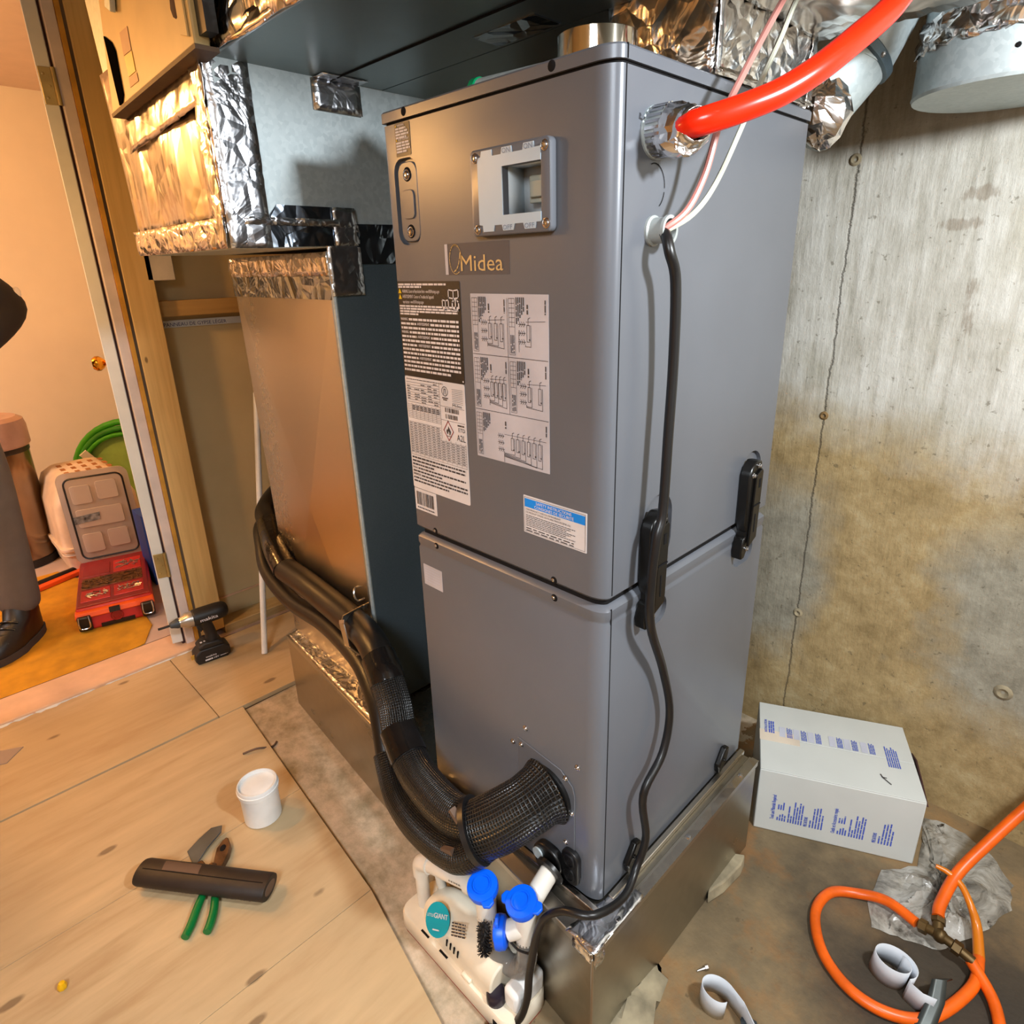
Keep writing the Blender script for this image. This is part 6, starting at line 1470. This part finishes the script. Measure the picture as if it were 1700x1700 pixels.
# red organizer
og = thing('tool_organizer', 'red parts organizer lying open with smoky clear lid on the yellow mat', 'tool box', (-2.9, -0.24, ZM + 0.006))
o0 = Vector((-2.685, -0.415, ZM + 0.007)); of = Vector((0.07, 0.285, 0)); ofl = of.length * 1.06; of.normalize(); ob = Vector((-of.y, of.x, 0)); od = 0.60
def op(a, d, z): return o0 + of * a + ob * d + Vector((0, 0, z))
oh = 0.11
obj('tub', B().hexa([op(0, 0, 0), op(ofl, 0, 0), op(ofl, od, 0), op(0, od, 0), op(0.0, 0.02, oh), op(ofl, 0.02, oh), op(ofl, od, oh), op(0, od, oh)]), 'red_box', og, bevel=0.012, bseg=3)
obj('front_lip', B().hexa([op(-0.006, -0.012, oh * 0.62), op(ofl + 0.006, -0.012, oh * 0.62), op(ofl + 0.006, 0.03, oh * 0.62), op(-0.006, 0.03, oh * 0.62), op(-0.004, -0.004, oh * 0.85), op(ofl + 0.004, -0.004, oh * 0.85), op(ofl + 0.004, 0.03, oh * 0.9), op(-0.004, 0.03, oh * 0.9)]), 'orange_pl', og, bevel=0.005)
obj('rim', B().hexa([op(0.004, 0.022, oh), op(ofl - 0.004, 0.022, oh), op(ofl - 0.004, od - 0.01, oh), op(0.004, od - 0.01, oh), op(0.01, 0.03, oh + 0.008), op(ofl - 0.01, 0.03, oh + 0.008), op(ofl - 0.01, od - 0.016, oh + 0.008), op(0.01, od - 0.016, oh + 0.008)]), 'red_dk', og, bevel=0.003)
def bay_(a0, a1, d0, d1, mat, hh=0.012):
    return obj('bin', B().hexa([op(a0, d0, oh + 0.004), op(a1, d0, oh + 0.004), op(a1, d1, oh + 0.004), op(a0, d1, oh + 0.004), op(a0 + .004, d0 + .004, oh + hh), op(a1 - .004, d0 + .004, oh + hh), op(a1 - .004, d1 - .004, oh + hh), op(a0 + .004, d1 - .004, oh + hh)]), mat, og, bevel=0.002)
bay_(0.02, 0.145, 0.06, 0.19, 'red_box'); bay_(0.155, 0.285, 0.06, 0.19, 'red_box'); bay_(0.02, 0.285, 0.21, 0.34, 'brown_bits'); bay_(0.02, 0.145, 0.36, 0.52, 'red_dk'); bay_(0.155, 0.285, 0.36, 0.52, 'red_box')
rr = random.Random(20)
for (a0, a1, d0, d1) in ((0.05, 0.13, 0.09, 0.15), (0.18, 0.27, 0.10, 0.16), (0.17, 0.27, 0.40, 0.48)):
    b = B()
    for k in range(26):
        p = op(rr.uniform(a0, a1), rr.uniform(d0, d1), oh + 0.014); an = rr.uniform(0, 3.1); d_ = of * math.cos(an) + ob * math.sin(an)
        b.tube([p - d_ * 0.014, p + d_ * 0.014], 0.0022, 5, smooth=False)
    obj('loose_screws', b, 'chrome', og, kind='stuff')
b = B()
for k in range(60):
    p = op(rr.uniform(0.03, 0.27), rr.uniform(0.225, 0.325), oh + 0.014); an = rr.uniform(0, 3.1); d_ = of * math.cos(an) + ob * math.sin(an)
    b.tube([p - d_ * 0.016, p + d_ * 0.016], 0.004, 5, smooth=False)
obj('loose_anchors', b, 'brown_bits', og, kind='stuff')
for a in (0.0, ofl - 0.055):
    lt = obj('latch', B().hexa([op(a, -0.02, 0.012), op(a + 0.055, -0.02, 0.012), op(a + 0.055, 0.004, 0.0), op(a, 0.004, 0.0), op(a, -0.022, oh * 0.72), op(a + 0.055, -0.022, oh * 0.72), op(a + 0.055, 0.02, oh * 0.8), op(a, 0.02, oh * 0.8)]), 'black_pl', og, bevel=0.006)
    obj('latch_bail', B().tube([op(a + 0.008, -0.026, 0.085), op(a + 0.006, -0.034, 0.05), op(a + 0.012, -0.032, 0.03), op(a + 0.043, -0.032, 0.03), op(a + 0.049, -0.034, 0.05), op(a + 0.047, -0.026, 0.085)], 0.0032, 8), 'chrome', lt)
obj('front_badge', B().lathe([(0.026, 0), (0.024, 0.004), (0.017, 0.004), (0.016, 0.001), (0, 0.001)], op(ofl * 0.5, -0.001, 0.045), -ob, 20), 'red_dk', og)
obj('front_grille', B().hexa([op(ofl * .28, -0.006, 0.006), op(ofl * .72, -0.006, 0.006), op(ofl * .72, 0.002, 0.006), op(ofl * .28, 0.002, 0.006), op(ofl * .28, -0.006, 0.022), op(ofl * .72, -0.006, 0.022), op(ofl * .72, 0.004, 0.022), op(ofl * .28, 0.004, 0.022)]), 'black_pl', og)
obj('front_notch', B().hexa([op(ofl * .42, -0.016, oh * .66), op(ofl * .56, -0.016, oh * .66), op(ofl * .56, 0.0, oh * .66), op(ofl * .42, 0.0, oh * .66), op(ofl * .42, -0.012, oh * .86), op(ofl * .56, -0.012, oh * .86), op(ofl * .56, 0.0, oh * .86), op(ofl * .42, 0.0, oh * .86)]), 'black_pl', og)
# lid, opened upright
lh = 0.50
lz = Vector((-0.05, 0.0, 0.998)).normalized(); lo = op(-0.005, od + 0.01, oh - 0.01)
def lp_(a, z, t_=0.0): return lo + of * a + lz * z + ob * t_
LW = ofl + 0.012
lid = obj('lid', B().prism([lp_(a, z) for a, z in rrect(0, LW, 0, lh, 0.045, 6)], ob * 0.014), 'smoke', og, 'smoky translucent lid')
b = B(); rim_ = [lp_(a, z, -0.003) for a, z in rrect(0.03, LW - 0.03, 0.025, lh - 0.03, 0.035, 6)]
b.tube(rim_ + [rim_[0]], 0.0045, 8, smooth=False); obj('lid_gasket', b, 'black_pl', lid)
for (a0, a1, z0, z1) in ((0.05, 0.14, 0.33, 0.43), (0.165, 0.26, 0.34, 0.44), (0.05, 0.26, 0.20, 0.30), (0.05, 0.14, 0.06, 0.165), (0.165, 0.26, 0.07, 0.17)):
    obj('lid_pocket', B().prism([lp_(a, z, -0.008) for a, z in rrect(a0, a1, z0, z1, 0.012, 4)], ob * 0.007), 'smoke_rib', lid, bevel=0.002)
obj('lid_sticker', B().prism([lp_(a, z, -0.0105) for a, z in ((0.035, 0.225), (0.15, 0.235), (0.155, 0.275), (0.035, 0.265))], ob * 0.0015), 'silver_lab', lid)
# blue box peeking out behind the lid, and a level lying on the mat
obj('blue_carton', B().box(-3.10, -2.95, -0.01, 0.10, ZM, 0.11), 'blue_box', label='blue carton mostly hidden behind the organizer lid and door edge', cat='box', bevel=0.003)
lv = thing('spirit_level', 'black and orange tool lying on the mat left of the red organizer', 'tool', (-3.45, -0.35, ZM + 0.006))
obj('body', B().hexa([(-3.34, -0.53, ZM + 0.0065), (-3.30, -0.52, ZM + 0.0065), (-3.42, -0.19, ZM + 0.0065), (-3.46, -0.20, ZM + 0.0065), (-3.34, -0.53, ZM + 0.03), (-3.30, -0.52, ZM + 0.03), (-3.42, -0.19, ZM + 0.03), (-3.46, -0.20, ZM + 0.03)]), 'orange_pl', lv, bevel=0.004)
obj('handle', B().tube([(-3.36, -0.56, ZM + 0.024), (-3.40, -0.42, ZM + 0.026), (-3.48, -0.20, ZM + 0.026)], 0.016, 10), 'black_pl', lv)

# ---- person at the left edge of the doorway, facing -y
pe = thing('person', 'person in grey work trousers, black jacket and black boots standing in the doorway hall', 'person', (-2.78, -0.60, ZM + 0.007))
def pm(v):   # the figure is modelled facing -y and then turned to face the doorway
    lx, ly = v[0] + 2.835, -(v[1] + 0.585)
    return (-2.89 + 0.66 * lx + 0.75 * ly, -0.665 + 0.75 * lx - 0.66 * ly, v[2])
def pobj(name, b, *a, **k):
    b.v = [pm(v) for v in b.v]
    return obj(name, b, *a, **k)
def skin(name, verts, edges, radii, mat, root=0, lab=None, sub=2):
    verts = [pm(v) for v in verts]
    me = bpy.data.meshes.new(name); org = ORG[pe]
    me.from_pydata([tuple((Vector(v) - org) * S) for v in verts], edges, [])
    o = bpy.data.objects.new(name, me); COL.objects.link(o); o.parent = pe; ORG[o] = org
    m = o.modifiers.new('skin', 'SKIN')
    for i, r in enumerate(radii):
        sv = me.skin_vertices[0].data[i]; rr_ = r if isinstance(r, tuple) else (r, r); sv.radius = (rr_[0] * S, rr_[1] * S); sv.use_root = (i == root)
    m.use_smooth_shade = True
    s_ = o.modifiers.new('sub', 'SUBSURF'); s_.levels = sub; s_.render_levels = sub
    bpy.context.view_layer.update()
    nm = bpy.data.meshes.new_from_object(o.evaluated_get(bpy.context.evaluated_depsgraph_get()))
    o.modifiers.clear(); o.data = nm
    nm.materials.clear(); nm.materials.append(M[mat])
    if lab: o['label'] = lab
    return o
zb = ZM + 0.007
LX, RX, PY = -2.72, -2.95, -0.585
# body: head, neck, arms with hands
hz = zb + 1.88
body_v = [(-2.835, PY - 0.03, zb + 1.50), (-2.835, PY - 0.035, zb + 1.68), (-2.835, PY - 0.05, zb + 1.78), (-2.835, PY - 0.07, zb + 1.90), (-2.835, PY - 0.06, zb + 2.02),
          (-2.60, PY + 0.02, zb + 1.60), (-2.525, PY + 0.195, zb + 1.42), (-2.64, PY - 0.10, zb + 1.24), (-2.68, PY - 0.19, zb + 1.21),
          (-3.07, PY + 0.02, zb + 1.60), (-3.10, PY + 0.10, zb + 1.32), (-3.02, PY - 0.14, zb + 1.24), (-2.98, PY - 0.22, zb + 1.22)]
skin('body', body_v, [(0, 1), (1, 2), (2, 3), (3, 4), (0, 5), (5, 6), (6, 7), (7, 8), (0, 9), (9, 10), (10, 11), (11, 12)],
     [0.12, 0.068, 0.075, 0.112, 0.075, 0.055, 0.045, 0.034, 0.036, 0.055, 0.045, 0.034, 0.036], 'skin')
for (wx, wy, wz, sg) in ((-2.68, PY - 0.19, zb + 1.21, 1), (-2.98, PY - 0.22, zb + 1.22, -1)):
    vs = [(wx, wy, wz), (wx - 0.02 * sg, wy - 0.06, wz - 0.01)]; es = [(0, 1)]; rs = [(0.034, 0.026), (0.042, 0.022)]
    for k in range(4):
        n0 = len(vs); off = (k - 1.5) * 0.021; ln = (0.04, 0.047, 0.043, 0.034)[k]
        vs += [(wx - 0.02 * sg + off, wy - 0.10, wz - 0.012), (wx - 0.022 * sg + off, wy - 0.10 - ln, wz - 0.03), (wx - 0.024 * sg + off, wy - 0.10 - ln * 1.3, wz - 0.065)]
        es += [(1, n0), (n0, n0 + 1), (n0 + 1, n0 + 2)]; rs += [0.0105, 0.0095, 0.008]
    n0 = len(vs); vs += [(wx - 0.055 * sg, wy - 0.05, wz + 0.0), (wx - 0.07 * sg, wy - 0.09, wz - 0.02)]; es += [(0, n0), (n0, n0 + 1)]; rs += [0.013, 0.01]
    skin('hand', vs, es, rs, 'skin', 0)
hy = PY - 0.07
b = B().ball((-2.835, hy - 0.125, zb + 1.885), 0.018, 10, (0.8, 1.1, 1.6)); pobj('nose', b, 'skin', pe)
for sx in (-0.043, 0.043):
    pobj('eye', B().ball((-2.835 + sx, hy - 0.098, zb + 1.915), 0.015, 10, (1.1, .6, .7)), 'white_pl', pe)
    pobj('ear', B().ball((-2.835 + sx * 2.65, hy + 0.01, zb + 1.89), 0.035, 10, (.4, .7, 1)), 'skin', pe)
pobj('mouth', B().ball((-2.835, hy - 0.103, zb + 1.825), 0.024, 10, (1, .3, .25)), 'pink_wire', pe)
b = B().ball((-2.835, hy + 0.02, zb + 1.955), 0.128, 18, (0.95, 1.08, 0.95)); b.v = [v if v[2] > zb + 1.90 or v[1] > hy + 0.0 else (v[0], v[1] + 0.06, zb + 1.90) for v in b.v]
pobj('hair', b, 'hair', pe)
# jacket: torso and sleeves
jv = [(-2.835, PY, zb + 1.02), (-2.835, PY, zb + 1.18), (-2.835, PY, zb + 1.40), (-2.835, PY - 0.01, zb + 1.58), (-2.835, PY - 0.03, zb + 1.66),
      (-2.64, PY + 0.015, zb + 1.60), (-2.56, PY + 0.12, zb + 1.51), (-2.520, PY + 0.185, zb + 1.435), (-2.62, PY - 0.03, zb + 1.28), (-2.655, PY - 0.14, zb + 1.225),
      (-3.03, PY + 0.015, zb + 1.60), (-3.095, PY + 0.09, zb + 1.32), (-3.04, PY - 0.08, zb + 1.26), (-3.0, PY - 0.17, zb + 1.23)]
skin('jacket', jv, [(0, 1), (1, 2), (2, 3), (3, 4), (3, 5), (5, 6), (6, 7), (7, 8), (8, 9), (3, 10), (10, 11), (11, 12), (12, 13)],
     [(0.18, 0.13), (0.175, 0.125), (0.19, 0.135), (0.185, 0.12), 0.085, 0.09, 0.085, 0.09, 0.066, 0.05, 0.085, 0.07, 0.06, 0.05], 'jacket', 0, 'black jacket')
pobj('sleeve_mark', B().ball((-2.478, PY + 0.16, zb + 1.50), 0.022, 10, (.6, .8, 1.1)), 'ink_white', pe, 'small white mark on the sleeve')
tv = [(-2.835, PY, zb + 1.10), (-2.835, PY, zb + 0.98), (LX, PY + 0.0, zb + 0.86), (LX + 0.005, PY - 0.005, zb + 0.52), (LX + 0.0, PY - 0.002, zb + 0.30), (LX, PY - 0.005, zb + 0.13),
      (RX, PY, zb + 0.86), (RX, PY - 0.02, zb + 0.52), (RX, PY - 0.01, zb + 0.13)]
skin('trousers', tv, [(0, 1), (1, 2), (2, 3), (3, 4), (4, 5), (1, 6), (6, 7), (7, 8)], [(0.175, 0.125), (0.18, 0.13), 0.118, 0.098, 0.088, 0.082, 0.118, 0.095, 0.082], 'trouser', 0, 'grey work trousers')
for x in (LX, RX):
    def fr(z, y0, y1, w, tip): # outline of a foot at height z
        return [(x + w * math.cos(a) * (1 if math.sin(a) < 0 else 0.85), (y0 + y1) / 2 + (y1 - y0) / 2 * math.sin(a), z) for a in [2 * math.pi * k / 24 for k in range(24)]]
    bt = pobj('boot', B().loft([fr(zb + 0.03, PY - 0.25, PY + 0.078, 0.062, 1), fr(zb + 0.06, PY - 0.25, PY + 0.080, 0.062, 1), fr(zb + 0.10, PY - 0.20, PY + 0.080, 0.058, 1), fr(zb + 0.13, PY - 0.11, PY + 0.078, 0.056, 1), fr(zb + 0.20, PY - 0.075, PY + 0.074, 0.06, 1)]), 'boot', pe, 'black work boot', ang=60)
    pobj('sole', B().loft([fr(zb + 0.0, PY - 0.255, PY + 0.084, 0.066, 1), fr(zb + 0.032, PY - 0.26, PY + 0.087, 0.068, 1)]), 'sole', bt)
    b = B()
    for k in range(4):
        y = PY - 0.10 - k * 0.028; z = zb + 0.145 - k * 0.018
        b.tube([(x - 0.04, y, z - 0.012), (x, y - 0.012, z + 0.002), (x + 0.04, y, z - 0.012)], 0.0045, 6)
    pobj('laces', b, 'black_pl', bt)
